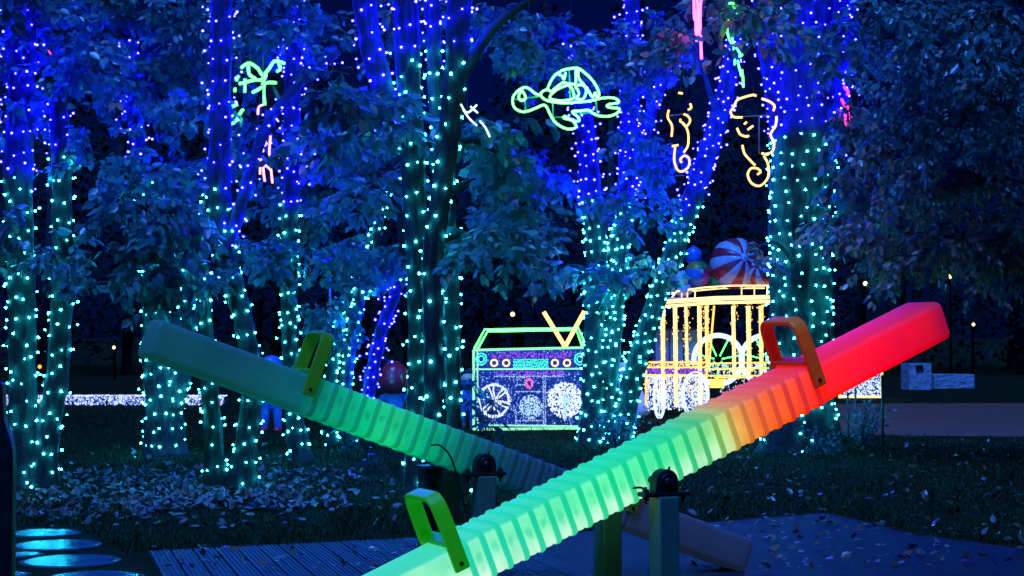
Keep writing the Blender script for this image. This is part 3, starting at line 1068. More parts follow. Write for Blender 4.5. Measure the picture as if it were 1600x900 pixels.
# 8 wide right trunk
tree("broadest trunk, wrapped in bulbs behind the red seesaw end", Yb(706),
     [([(1250, 706, 116), (1250, 600, 100), (1250, 450, 96), (1254, 300, 98), (1258, 180, 106), (1262, 60, 112), (1266, -80, 116)], 0.1, True),
      ([(1300, 240, 36), (1316, 120, 30), (1322, 0, 28), (1326, -60, 26)], 0.4, 2.0),
      ([(1225, 200, 40), (1205, 90, 36), (1190, -20, 32)], 0.0, 2.0)],
     4.0,
     [(1190, 30, 110, 50, 17.5, 20, 40, 0.12, PAL_M, 0.6), (1320, 60, 60, 80, 18.5, 20.5, 26, 0.11, PAL_G, 0.7), (1335, 250, 40, 150, 18.6, 20.5, 44, 0.11, PAL_M, 1.2), (1345, 390, 60, 60, 18.8, 20, 26, 0.11, PAL_A, 1.3),
      (1172, 395, 16, 28, 18.8, 19.3, 4, 0.11, PAL_A, 1.2)],
     ("cyan bulbs on the broad trunk behind the red seesaw end", "blue bulbs on the upper broad trunk above the red seesaw end"), TG, 0.16, 0.15, 0.016)
# 9 the weeping tree out of frame right: only its curtain of leaves is seen
tree("weeping tree whose dim leaf curtain fills the upper right", 19.0,
     [([(1720, 760, 90), (1715, 500, 80), (1690, 250, 74), (1650, 40, 70), (1600, -160, 60)], 0.0, False),
      ([(1690, 230, 30), (1600, 110, 24), (1500, 20, 20), (1400, -40, 14)], -0.5, False)],
     4.0,
     [(1440, 180, 110, 150, 17, 20.5, 190, 0.078, PAL_G, 1.4), (1540, 180, 90, 160, 16.6, 20.5, 190, 0.078, PAL_G, 1.4), (1450, 40, 150, 70, 15.5, 18.5, 80, 0.085, PAL_G, 1.0), (1420, 400, 100, 45, 17.6, 19.6, 60, 0.085, PAL_A, 1.4),
      (1540, 380, 80, 70, 17, 19.6, 90, 0.082, PAL_M, 1.4), (1400, 300, 80, 90, 18, 20.5, 76, 0.082, PAL_A, 1.4), (1570, 60, 60, 80, 14, 16, 20, 0.11, PAL_D, 0.9), (1490, 290, 100, 80, 18, 20.5, 100, .08, PAL_M, 1.4)],
     ("", ""), "park trees", name="weeping_tree")


# ------------------------------------------------------------------ far dark woodland and litter, grass
def far_wood():
    n = 52000
    X = RNG.uniform(-34, 34, n)
    Y = RNG.uniform(58, 78, n)
    hill = 5.5 + 2.6 * np.sin(X * 0.5) + 1.7 * np.sin(X * 1.3 + 1) + 0.18 * np.abs(X)
    Z = 0.4 + RNG.random(n) ** 0.8 * (hill + 5)
    P = np.stack([X, Y, Z], 1)
    D = RNG.normal(size=(n, 3)) * np.array([1, 1, 0.5]) + np.array([0, 0, -0.4])
    V, F, nf = leaves_arrays(P, D, RNG.uniform(0.18, 0.4, n), True, 1.4)
    tag(np_mesh("far_woodland", V, F, [M['far_leaf']]), "dark woodland far behind the park", None, None, "stuff")
    b = MB()
    for i in range(26):
        x, y = -32 + i * 2.55 + random.uniform(-0.8, 0.8), random.uniform(56, 74)
        b.tube([(x, y, -0.1), (x + random.uniform(-.4, .4), y, 4), (x + random.uniform(-.8, .8), y, 9)], [0.22, 0.17, 0.08], 7)
    tag(b.build("far_trunks", M['far_bark']), "dark trunks in the far woodland", None, None, "stuff")


far_wood()


def litter(n, region, size, mats, name, label, z0=0.006, flat=0.35):
    """scatter leaves where the photo shows them; region = list of (px0,py0,px1,py1,weight)"""
    W = np.array([r[4] for r in region], float)
    ch = RNG.choice(len(region), n, p=W / W.sum())
    P = np.zeros((n, 3))
    for i, c in enumerate(ch):
        x0, y0, x1, y1, _ = region[c]
        if x1 > x0:
            q = ground(random.uniform(x0, x1), random.uniform(y0, y1))
        else:
            q = ground(random.gauss((x0 + x1) / 2, abs(x1 - x0) / 4), random.gauss((y0 + y1) / 2, (y1 - y0) / 4))
        P[i] = (q.x, q.y, z0 + abs(random.gauss(0, 0.012)))
    D = RNG.normal(size=(n, 3))
    D[:, 2] = np.abs(D[:, 2]) * flat
    V, F, nf = leaves_arrays(P, D, RNG.uniform(size[0], size[1], n), False, 1.35, up=np.array([0, 0, 1.6]))
    mi = np.repeat(RNG.integers(0, len(mats), n), nf)
    o = np_mesh(name, V, F, mats, mi)
    return tag(o, label, None, None, "stuff")


litter(4200, [(190, 735, 470, 800, 10), (240, 750, 420, 790, 7), (20, 740, 240, 815, 6), (420, 740, 560, 800, 2), (30, 700, 620, 830, 2)], (0.045, 0.10), [M['litter'], M['litter'], M['litter_brown']],
       "leaf_litter", "pale fallen leaves heaped on the grass under the left trees", 0.015, 0.45)
litter(480, [(1080, 690, 1600, 850, 5), (560, 690, 900, 840, 1), (1380, 690, 1600, 790, 2)], (0.04, 0.09), [M['litter'], M['litter_brown'], M['litter_brown'], M['litter_brown']],
       "leaf_litter", "scattered fallen leaves on the dark grass at the right", 0.03, 0.5)
litter(230, [(1180, 825, 1620, 899, 6), (240, 862, 640, 899, 3), (1080, 870, 1300, 899, 1)], (0.035, 0.085), [M['litter_brown'], M['litter_brown'], M['litter']],
       "leaf_litter", "wet brown leaves lying on the speckled floor and the deck", 0.034, 0.25)


def grass():
    n = 60000
    py = RNG.uniform(628, 905, n)
    t = RNG.random(n)
    px = -60 + 1720 * t
    P = np.array([tuple(ground(a, b)) for a, b in zip(px, py)])
    # keep paving, path and deck clear
    X, Y = P[:, 0], P[:, 1]

    def inside(poly):
        ins = np.zeros(len(X), bool)
        j = len(poly) - 1
        for i in range(len(poly)):
            xi, yi, xj, yj = poly[i].x, poly[i].y, poly[j].x, poly[j].y
            c = ((yi > Y) != (yj > Y)) & (X < (xj - xi) * (Y - yi) / (yj - yi + 1e-12) + xi)
            ins ^= c
            j = i
        return ins
    dk = [Vector((d0.x - .1, d0.y + .03, 0)), Vector((d1.x + 1.2, d1.y + 0.03, 0)), Vector((d1.x + 1.2, 5, 0)), Vector((d0.x - .1, 5, 0))]
    pd = [ground(*p) for p in ((-20, 824), (120, 824), (205, 870), (230, 910), (-20, 910))]
    keep = ~(inside(fl) | inside(pth) | inside(dk) | inside(pd))
    P = P[keep]
    n = len(P)
    h = RNG.uniform(0.025, 0.075, n) * (0.7 + 0.6 * (np.sin(P[:, 0] * 2.1) * np.sin(P[:, 1] * 1.3) > 0))
    a = RNG.uniform(0, 6.28, n)
    wv = np.stack([np.cos(a), np.sin(a), np.zeros(n)], 1) * (0.004 + 0.00022 * P[:, 1:2])
    lean = RNG.normal(size=(n, 3)) * 0.5
    lean[:, 2] = 1
    tip = P + lean * h[:, None]
    V = np.stack([P - wv, P + wv, tip], 1).reshape(-1, 3)
    F = np.arange(n * 3).reshape(n, 3)
    tag(np_mesh("grass", V, F, [M['grass']]), "short dark grass round the play area", None, None, "stuff")


grass()


# ------------------------------------------------------------------ neon hanging in the trees
def neon(name, label, cat, Y, sx, ox, oy, curves, mat, rad, bars=(), wires=(), bar_mat='frame_blue', group="neon shapes hung in the trees", wavy=0.0, scale_pts=5):
    """curves are polylines in an enlarged crop: photo px = o + p / sx"""
    c = curves[0][0]
    o3 = at(ox + c[0] / sx, oy + c[1] / sx, Y)
    t = thing(name, label, cat, o3, 0, group)

    def w(p, k=0):
        q = at(ox + p[0] / sx, oy + p[1] / sx, Y)
        return q - o3
    for cv in curves:
        b = MB()
        pts = smooth_path([tuple(w(p)) for p in cv], scale_pts) if len(cv) > 1 else [w(cv[0])]
        ph = random.uniform(0, 6)
        pts = [Vector(p) + Vector((0, 0.05 * math.sin(i * 0.35 + ph) * wavy, 0)) for i, p in enumerate(pts)]
        b.tube(pts, rad, 6)
        b.build("neon_tube", mat, t)
    if bars:
        f = MB()
        for cv in bars:
            f.tube([w(p) + Vector((0, 0.03, 0)) for p in cv], 0.007, 5)
        f.build("frame", M[bar_mat], t)
    if wires:
        f = MB()
        for p in wires:
            q = w(p)
            f.tube([q, q + Vector((0.03, 0.05, 1.6))], 0.003, 4)
        f.build("hanging_wire", M['wire'], t)
    return t


TURTLE = [[(440, 405), (390, 390), (350, 355), (300, 325), (250, 330), (190, 370), (150, 430), (148, 500), (180, 555), (250, 585), (320, 575), (400, 545), (470, 515), (510, 530), (545, 600),
           (590, 680), (660, 740), (740, 772), (810, 765), (830, 735), (800, 690), (740, 650), (705, 635), (700, 655), (760, 670), (830, 690), (865, 680), (850, 640), (800, 600), (795, 582), (850, 578), (970, 570),
           (1010, 600), (1080, 630), (1180, 635), (1260, 610), (1300, 575), (1290, 550), (1200, 540), (1165, 525), (1190, 505), (1280, 490), (1290, 465), (1250, 440), (1180, 432), (1080, 445),
           (980, 470), (860, 480), (740, 490), (620, 485), (520, 465), (465, 430), (450, 390), (480, 360), (520, 340), (550, 270), (600, 195), (680, 140), (760, 120), (850, 115), (920, 160), (1000, 235), (1050, 310), (1080, 390), (1065, 440)],
          [(545, 440), (560, 400), (620, 350), (700, 310), (760, 305), (800, 370), (800, 440), (700, 465), (600, 460), (545, 440)],
          [(845, 300), (900, 295), (940, 340), (935, 400), (900, 450), (830, 440), (860, 400), (850, 350), (825, 320), (845, 300)],
          [(530, 340), (560, 365), (620, 320), (690, 270), (740, 280), (820, 285), (830, 210), (830, 120)], [(640, 180), (680, 200), (700, 235), (720, 160)],
          [(860, 120), (860, 220), (920, 300), (960, 350), (1000, 420)], [(1010, 440), (1040, 380), (1060, 440)], [(240, 350), (210, 430), (240, 465), (285, 440), (270, 390), (240, 350)]]
neon("neon_turtle", "green neon turtle with a patterned shell hanging above the radio", "neon turtle", 13.9, 6.924, 780, 90, TURTLE, M['neon_green'], 0.0095,
     [[(170, 450), (440, 415)], [(280, 440), (285, 570)], [(580, 490), (585, 640), (700, 640)], [(870, 600), (1060, 590)], [(1050, 470), (1060, 590)], [(760, 120), (770, 480)]], [(760, 120), (300, 325)])
SEA_R = [[(545, 450), (530, 445), (490, 455), (455, 470), (440, 500), (425, 525), (440, 548), (480, 550)], [(570, 462), (605, 475), (630, 495), (625, 520)], [(640, 545), (635, 590), (612, 630), (628, 670), (620, 710), (590, 722), (570, 718)],
         [(455, 600), (470, 630), (500, 640), (510, 635)], [(480, 680), (490, 720), (520, 755), (540, 775)], [(580, 730), (600, 770), (600, 830), (565, 870), (525, 860), (505, 820), (520, 790), (550, 790), (565, 805), (550, 818)], [(488, 582), (500, 572)], [(505, 608), (530, 590)]]
neon("neon_seahorse", "larger golden neon seahorse before the broad trunk", "neon seahorse", 18.0, 3, 1000, 0, SEA_R, M['neon_gold'], 0.0125, [[(440, 548), (560, 540), (620, 540)], [(560, 540), (560, 720)]], [(530, 445)])
SEA_L = [[(135, 515), (130, 550), (150, 590), (148, 640)], [(150, 685), (180, 680)], [(165, 690), (160, 750), (175, 795), (200, 803), (228, 780), (230, 745), (210, 730), (190, 745), (195, 762)],
         [(205, 715), (225, 680), (225, 620), (205, 580), (190, 570), (190, 558)], [(200, 580), (220, 590), (235, 565), (225, 545), (205, 535)], [(225, 515), (240, 505), (235, 485)], [(180, 435), (200, 438)]]
neon("neon_seahorse", "smaller golden neon seahorse, half hidden, left of the larger one", "neon seahorse", 19.0, 3, 1000, 0, SEA_L, M['neon_gold'], 0.0125, [[(140, 540), (235, 530)]], [(190, 438)])
GRN = [[(115, 110), (165, 80), (210, 105), (245, 150), (290, 120), (320, 65), (350, 60), (385, 80)], [(345, 70), (355, 110), (345, 130)], [(100, 210), (190, 180), (240, 180), (275, 150), (245, 210)], [(130, 175), (135, 260)], [(160, 90), (165, 150), (195, 170)],
       [(180, 260), (240, 225)], [(330, 200), (270, 210), (255, 260), (255, 340)], [(90, 160), (85, 190)], [(70, 240), (75, 258)], [(25, 460), (70, 450), (110, 400), (120, 375)], [(30, 360), (80, 335)], [(25, 400), (45, 415)]]
neon("neon_shape", "tangled green neon shape high between the left trunks", "neon shape", 16.5, 4.09, 350, 80, GRN, M['neon_lime'], 0.015, (), [(165, 80), (245, 150)], wavy=1)
PNK = [[(215, 400), (225, 365), (245, 345)], [(220, 600), (215, 570), (265, 540), (265, 600), (240, 590), (250, 640)], [(235, 690), (235, 790)], [(255, 740), (260, 830)], [(300, 740), (305, 840)], [(245, 740), (265, 730), (300, 760)],
       [(295, 540), (295, 670), (330, 660), (340, 700), (310, 730)], [(265, 450), (280, 480)]]
neon("neon_shape", "pale pink neon strands below the tangled green shape", "neon shape", 16.4, 4.09, 350, 80, PNK, M['neon_rose'], 0.012, (), [(245, 345)], wavy=1)
neon("neon_strand", "magenta neon strands hanging from the top above the seahorses", "neon strand", 18.2, 3, 1000, 0, [[(250, -40), (252, 30), (258, 90)], [(265, -40), (270, 80), (275, 190)], [(285, -40), (280, 90), (290, 275)], [(255, 50), (262, 110), (268, 190)], [(272, 20), (276, 120), (284, 180)]], M['neon_pink'], 0.015, (), [(265, -40)], wavy=1)
neon("neon_strand", "green neon strand hanging in the leaves over the larger seahorse", "neon strand", 18.8, 3, 1000, 0, [[(410, 95), (412, 150), (430, 200)], [(432, 180), (440, 260), (445, 300)], [(440, 20), (455, 70), (460, 125)], [(455, 220), (470, 250), (465, 270)], [(460, 280), (470, 330), (472, 360)], [(475, 330), (482, 380), (487, 405)], [(415, 20), (440, 15)], [(462, 215), (475, 225), (478, 260)]], M['neon_lime'], 0.012, (), [(440, 20)], wavy=1)
neon("neon_shape", "small hot pink neon squiggle at the right of the broad trunk", "neon shape", 19.5, 2, 1200, 0, [[(240, 268), (250, 285), (244, 298)], [(232, 308), (238, 330), (244, 346), (252, 326)], [(245, 345), (240, 375), (243, 392)], [(255, 352), (256, 378)]], M['neon_hot'], 0.016, (), [(240, 268)], wavy=1)
neon("neon_shape", "icy white neon zigzag just right of the dark middle trunk", "neon shape", 14.0, 2, 700, 0, [[(40, 325), (60, 350), (90, 330)], [(48, 345), (66, 370), (90, 390)], [(70, 330), (92, 352)], [(100, 380), (118, 400), (130, 425)]], M['neon_ice'], 0.009, (), [(60, 340)], wavy=1)
neon("neon_shape", "tiny dim magenta neon scrap among the far left leaves", "neon shape", 18, 2, 0, 0, [[(152, 158), (165, 180), (160, 196)], [(165, 180), (182, 206)]], M['neon_hot'], 0.010, (), [(152, 158)], wavy=1)


# ------------------------------------------------------------------ LED light sculptures
def led_line(mb, a, b, r, step, jit=0.0):
    a, b = Vector(a), Vector(b)
    n = max(1, int((b - a).length / step))
    for i in range(n + 1):
        p = a.lerp(b, i / n)
        mb.bulb((p.x + random.gauss(0, jit), p.y - 0.012 + random.gauss(0, jit * 0.5), p.z + random.gauss(0, jit)), r * random.uniform(0.8, 1.2))


# --- the radio
RY = 25.6
rt = at(828, 672, RY)
radio = thing("light_radio", "radio-shaped light sculpture with green carrying handle and yellow aerials", "light sculpture", (rt.x, RY, 0))


def rp(px, py, dy=0.0):
    q = at(px, py, RY)
    return Vector((q.x - rt.x, dy, q.z))


RD = 0.5
fr = MB()
for cv in ([(740, 547), (915, 543), (915, 669), (740, 671)],):
    for i in range(4):
        fr.tube([rp(*cv[i]), rp(*cv[(i + 1) % 4])], 0.022, 6)
for p in ((740, 547), (915, 543), (915, 669), (740, 671)):
    fr.tube([rp(*p), rp(p[0], p[1], RD)], 0.016, 6)
fr.tube([rp(740, 547, RD), rp(915, 543, RD)], 0.016, 6)
fr.tube([rp(740, 577), rp(915, 576)], 0.014, 6)
fr.tube([rp(746, 547, .02), rp(746, 671, .02)], 0.014, 6)
fr.tube([rp(738, 664, -.02), rp(915, 666, -.02)], 0.014, 6)
fr.build("frame_tube", M['mint'], radio)
hd = MB()
for off, dy in ((0, 0.05), (5, 0.3)):
    hd.tube([rp(741 + off, 545, dy), rp(757 + off * .9, 515 + off * .5, dy), rp(904 - off * .5, 513 + off * .4, dy), rp(916 - off, 541, dy)], 0.018, 6)
hd.build("carrying_handle", M['neon_lime'], radio)
for a_, b_ in (((883, 541), (850, 487)), ((884, 541), (914, 486))):
    MB().tube([rp(*a_, 0.2), rp(*b_, 0.2)], 0.032, 8).build("aerial", M['neon_gold'], radio)
MB().box(rp(827.5, 608, 0.25), (1.72, 0.03, 1.24)).build("back_mesh", M['dark_panel'], radio, smooth=False)
grid = MB()
for px in (760, 785, 811, 838, 854, 880, 900):
    grid.tube([rp(px, 546, 0.03), rp(px, 670, 0.03)], 0.006, 4)
for py in (560, 590, 612, 628, 641, 656):
    grid.tube([rp(741, py, 0.034), rp(914, py, 0.034)], 0.006, 4)
tag(grid.build("wire_grid", M['dark_panel'], radio), kind="stuff")
strip = MB()
for _ in range(170):
    strip.bulb(rp(random.uniform(768, 892), random.uniform(549, 560), -0.01), 0.011)
for _ in range(110):
    strip.bulb(rp(random.uniform(772, 880), random.uniform(579, 587), -0.01), 0.011)
tag(strip.build("purple_strip", M['purple_bulb'], radio), kind="stuff")
dis = MB()
for x in np.linspace(803, 856, 26):
    for y in np.linspace(562, 574, 6):
        dis.bulb(rp(x + random.gauss(0, .4), y + random.gauss(0, .4), -0.015), 0.010)
tag(dis.build("display", M['teal_bulb'], radio), kind="stuff")
for kx in (772, 791, 867, 886):
    k = MB()
    ring = [rp(kx + 5 * math.cos(a), 567 + 5 * math.sin(a), -0.02) for a in np.linspace(0, 6.283, 14, endpoint=False)]
    k.tube(ring, 0.012, 5, closed=True)
    k.build("knob", M['neon_gold'], radio)
for kx in (752, 906):
    k = MB()
    for rr in (9, 5):
        k.tube([rp(kx + rr * .9 * math.cos(a), 561 + rr * math.sin(a), -0.02) for a in np.linspace(0, 6.283, 16, endpoint=False)], 0.010, 5, closed=True)
    k.build("dial", M['teal_bulb'], radio)
# right speaker: dense white disc with a pale hub and lower bar
sp = MB()
for _ in range(620):
    a, r = random.uniform(0, 6.283), math.sqrt(random.random())
    if r < 0.2 or (abs(r * math.cos(a)) < 0.07 and math.sin(a) > 0):
        continue
    sp.bulb(rp(883 + 27 * r * math.cos(a), 625 + 28 * r * math.sin(a), -0.02 + random.uniform(-.02, .02)), 0.014)
tag(sp.build("speaker", M['white_bulb'], radio), kind="stuff")
hb = MB()
for _ in range(70):
    a, r = random.uniform(0, 6.283), math.sqrt(random.random())
    hb.bulb(rp(883 + 6 * r * math.cos(a), 625 + 6 * r * math.sin(a), -0.03), 0.013)
for _ in range(60):
    hb.bulb(rp(883 + random.gauss(0, 1.3), random.uniform(630, 657), -0.03), 0.013)
tag(hb.build("speaker_hub", M['icy'], radio), kind="stuff")
# left speaker: ring and star of white lines
sp = MB()
for rr in (26, 24):
    for a in np.linspace(0, 6.283, 100):
        sp.bulb(rp(772 + rr * .93 * math.cos(a) + random.gauss(0, .5), 626 + rr * math.sin(a) + random.gauss(0, .5), -0.02), 0.012)
for k in range(6):
    a = k * math.pi / 3 + 0.3
    for r in np.linspace(4, 24, 26):
        for o_ in (-0.17, 0.17):
            sp.bulb(rp(772 + r * .93 * math.cos(a + o_) + random.gauss(0, .5), 626 + r * math.sin(a + o_) + random.gauss(0, .5), -0.02), 0.012)
tag(sp.build("speaker", M['white_bulb'], radio), kind="stuff")
dc = MB()
for _ in range(330):
    a, r = random.uniform(0, 6.283), math.sqrt(random.random())
    dc.bulb(rp(829 + 18 * r * math.cos(a), 636 + 19 * r * math.sin(a), 0.0), 0.010)
tag(dc.build("record_disc", M['icy'], radio), kind="stuff")
pk = MB()
for _ in range(60):
    a, r = random.uniform(0, 6.283), random.uniform(.5, 1)
    pk.bulb(rp(827 + 6 * r * math.cos(a), 599 + 9 * r * math.sin(a), -0.02), 0.010)
tag(pk.build("pink_button", M['pink_bulb'], radio), kind="stuff")
bt = MB()
for px0, py0, px1, py1 in ((808, 590, 820, 590), (808, 601, 820, 601), (808, 590, 808, 601), (820, 590, 820, 601), (849, 587, 849, 668), (852, 587, 852, 668), (806, 612, 850, 612), (808, 657, 850, 657), (808, 664, 850, 664), (806, 640, 806, 668), (773, 588, 880, 588), (850, 612, 876, 611)):
    led_line(bt, rp(px0, py0, -.015), rp(px1, py1, -.015), 0.0115, 0.028, 0.004)
for _ in range(150):
    bt.bulb(rp(random.uniform(742, 913), random.uniform(578, 668), -0.01), random.choice((0.006, 0.008, 0.013)))
for _ in range(60):
    bt.bulb(rp(random.uniform(742, 913), random.uniform(547, 577), -0.01), 0.008)
tag(bt.build("net_bulbs", M['net_white'], radio), kind="stuff")
vb = MB()
for _ in range(560):
    vb.bulb(rp(random.uniform(742, 913), random.uniform(580, 668), 0.01), 0.009)
tag(vb.build("violet_net_bulbs", M['violet_bulb'], radio), kind="stuff")

# --- the golden carriage
CY = 29.4
ct = at(1120, 652, CY)
car = thing("light_carriage", "golden light-frame carriage with white wheels and a loaded roof rack", "light sculpture", (ct.x, CY, 0))


def cp(px, py, dy=0.0):
    q = at(px, py, CY)
    return Vector((q.x - ct.x, dy, q.z))


CD = 1.3
top = [(1032, 472), (1118, 466), (1216, 464)]
roof = MB()
for dy in (0, 0.06):
    roof.tube([cp(*p, dy) for p in top], 0.042, 6)
roof.tube([cp(1030, 475, .03), cp(1034, 470, CD), cp(1214, 461, CD), cp(1218, 470, 0.03)], 0.035, 6)
roof.tube([cp(p[0], p[1] + 7, 0.02) for p in top], 0.03, 6)
tag(roof.build("roof_frame", M['warm_white'], car))
for px, wd, b0_ in ((1036, 0.03, 634), (1056, 0.034, 636), (1073, 0.024, 572), (1094, 0.034, 640), (1104, 0.016, 590), (1147, 0.03, 585), (1170, 0.03, 585), (1189, 0.022, 585), (1211, 0.03, 560)):
    q = MB()
    q.tube([cp(px - 1, 478, 0.04), cp(px + 1, b0_, 0.04)], wd * 1.15, 6)
    for _ in range(110):
        q.bulb(cp(px + random.gauss(0, 2.6), random.uniform(470, b0_), random.uniform(-.05, .0)), 0.011, 1)
    q.build("roof_post", [M['warm_white'], M['gold_bulb']], car)
for px, x2 in ((1127, 1118), (1116, 1116), (1184, 1186), (1205, 1205), (1046, 1046)):
    q = MB().tube([cp(px, 476, CD * .8), cp(x2, 580, CD * .8)], 0.02, 6)
    q.build("roof_post", M['gold_bulb'], car)
gd = MB()
for a_, b_ in (((1009, 566), (1104, 566)), ((1009, 574), (1104, 574)), ((1009, 587), (1212, 587)), ((1104, 577), (1212, 575)), ((1104, 568), (1212, 566)), ((1009, 566), (1009, 632)), ((1104, 566), (1104, 640)), ((1009, 586), (1104, 586)), ((1116, 590), (1165, 590))):
    gd.tube([cp(*a_), cp(*b_)], 0.014, 6)
    led_line(gd, cp(*a_), cp(*b_), 0.014, 0.04, 0.01)
gd.build("body_rail", M['gold_bulb'], car)
pp = MB()
for _ in range(170):
    pp.bulb(cp(random.uniform(1011, 1103), random.uniform(576, 584), -.01), 0.012)
tag(pp.build("purple_strip", M['purple_bulb'], car), kind="stuff")
wl = MB()
for _ in range(950):
    wl.bulb(cp(random.uniform(1010, 1106), random.uniform(588, 640), random.uniform(-.03, .05)), random.choice((0.010, 0.014)))
for x in (1013, 1022, 1045, 1062, 1100):
    led_line(wl, cp(x, 588), cp(x, 640), 0.016, 0.045, 0.01)
for _ in range(150):
    wl.bulb(cp(random.uniform(1106, 1212), random.uniform(567, 588), random.uniform(-.03, .05)), 0.012)
for _ in range(60):
    wl.bulb(cp(random.uniform(1118, 1170), random.uniform(592, 618), random.uniform(-.03, .05)), 0.011)
tag(wl.build("body_bulbs", M['white_bulb'], car), kind="stuff")
wl = MB()
for _ in range(260):
    wl.bulb(cp(random.uniform(1010, 1106), random.choice((random.uniform(588, 612), random.uniform(566, 576))), random.uniform(-.04, .04)), 0.012)
tag(wl.build("gold_bulbs", M['gold_bulb'], car), kind="stuff")
MB().box(cp(1057, 602, 0.2), (1.06, 0.03, 0.72)).build("body_panel", M['dark_panel'], car, smooth=False)
for px, py, rx, ry in ((1030, 620, 9, 34), (1086, 617, 21, 36), (1206, 615, 20, 35)):
    wh = MB()
    for k in (1.0, 0.86):
        wh.tube([cp(px + rx * k * math.cos(a), py + ry * k * math.sin(a), -0.06) for a in np.linspace(0, 6.283, 26, endpoint=False)], 0.016, 6, closed=True)
    wh.tube([cp(px + rx * .25 * math.cos(a), py + ry * .22 * math.sin(a), -0.06) for a in np.linspace(0, 6.283, 10, endpoint=False)], 0.018, 5, closed=True)
    for k in range(8):
        a = k * math.pi / 4
        wh.tube([cp(px + rx * .25 * math.cos(a), py + ry * .25 * math.sin(a), -0.06), cp(px + rx * .9 * math.cos(a), py + ry * .9 * math.sin(a), -0.06)], 0.007, 5)
    for _ in range(90):
        a, r_ = random.uniform(0, 6.283), math.sqrt(random.random())
        wh.bulb(cp(px + rx * r_ * math.cos(a), py + ry * r_ * math.sin(a), -0.07), 0.010)
    wh.build("wheel", M['white_bulb'], car)
rk = MB()
rk.tube([cp(1050, 466, .1), cp(1058, 455, .1), cp(1100, 449, .1), cp(1145, 446, .1), cp(1212, 446, .1)], 0.017, 6)
rk.tube([cp(1058, 455, CD), cp(1145, 447, CD), cp(1212, 447, CD)], 0.014, 6)
for px, y0, y1 in ((1066, 454, 467), (1075, 453, 467), (1087, 451, 466), (1160, 446, 464), (1180, 446, 464), (1200, 446, 464)):
    rk.tube([cp(px, y0, .1), cp(px, y1, .1)], 0.011, 5)
rk.build("roof_rack", M['warm_white'], car)
MB().box(cp(1125, 466, CD * .5), (1.9, CD * .9, 0.03)).build("roof_deck", M['grey_board'], car, smooth=False)
lt = MB().box(cp(1120, 600, -0.02), (0.24, 0.16, 0.13)).box(cp(1120, 593.5, -0.02), (0.28, 0.2, 0.02)).build("lamp", M['amber'], car, smooth=False)


# --- load on the roof rack: beach balls, parcels
def gore_ball(label, c, r, cols, ngore, tilt, cat="beach ball", name="beach_ball"):
    t = thing(name, label, cat, c, 0, "toys piled on the carriage roof")
    t.rotation_euler = tilt
    first = {}
    nv = 8
    for k in range(ngore):
        V, F = [], []
        a0, a1 = 2 * math.pi * k / ngore, 2 * math.pi * (k + 1) / ngore
        na = 3
        for i in range(nv + 1):
            th = math.pi * i / nv
            for j in range(na + 1):
                a = a0 + (a1 - a0) * j / na
                rr = r * (1.0 if 0 < j < na else 0.985)
                V.append((rr * math.sin(th) * math.cos(a), rr * math.sin(th) * math.sin(a), rr * math.cos(th)))
        for i in range(nv):
            for j in range(na):
                q = i * (na + 1) + j
                F.append((q, q + na + 1, q + na + 2, q + 1))
        MB().add(V, F).build("gore", cols[k % len(cols)], t)
    MB().lathe([(r * .16, r * .97), (r * .14, r * 1.01)], 14).build("cap", cols[-1] if len(cols) < 3 else M['vinyl_white'], t)
    return t


for nm, c in (("vinyl_white", (0.62, 0.64, 0.68)), ("vinyl_red", (0.55, 0.03, 0.05)), ("vinyl_blue", (0.05, 0.2, 0.6)), ("vinyl_yellow", (0.6, 0.36, 0.03)), ("vinyl_green", (0.02, 0.3, 0.06)), ("vinyl_purple", (0.42, 0.04, 0.34))):
    M[nm] = grainy(nm, tuple(v * 0.5 for v in c), tuple(v * 0.6 for v in c), 5, 0.4)
W_ = CY + 0.3
s29 = scale_at(W_)
gore_ball("multicoloured beach ball at the left of the roof rack pile", at(1090, 428, W_), 21 / s29, [M['vinyl_red'], M['vinyl_green'], M['vinyl_yellow'], M['vinyl_blue'], M['vinyl_blue'], M['vinyl_purple']], 6, (R(80), R(20), R(10)))
gore_ball("largest ball on the roof rack, red and white gores", at(1149, 412, W_ + 0.15), 41 / s29, [M['vinyl_red'], M['vinyl_white']], 14, (R(78), R(10), R(12)))
gore_ball("red and white ball at the right end of the roof rack", at(1190, 424, W_ - 0.1), 24 / s29, [M['vinyl_white'], M['vinyl_red']], 12, (R(70), R(-20), R(-20)))
for (px, py, rx, ry, lb, m) in ((1072, 440, 14, 12, "green ball at the left end of the roof rack under the beach ball", 'vinyl_green'), (1122, 440, 17, 11, "green cushion between the beach ball and the large ball", 'vinyl_green'),
                                (1084, 400, 14, 15, "pale blue balloon topping the left of the roof pile", 'vinyl_blue')):
    q = MB().ball((0, 0, 0), 1, 20, 12, 0, rx / s29, 0.9 * rx / s29, ry / s29)
    # pinched seam so that it reads as a stuffed toy, not a plain sphere
    q.v = [(x * (1 - 0.08 * math.exp(-(z * s29 / ry / 0.18) ** 2)), y, z) for x, y, z in q.v]
    q.lathe([(0.03, ry / s29 * 0.96), (0.04, ry / s29 * 1.06), (0.015, ry / s29 * 1.1)], 8)
    o = q.build("roof_cushion" if 'cushion' in lb else "roof_ball", M[m])
    o.location = at(px, py, W_ + 0.2)
    tag(o, lb, "cushion" if 'cushion' in lb else "balloon", "toys piled on the carriage roof")

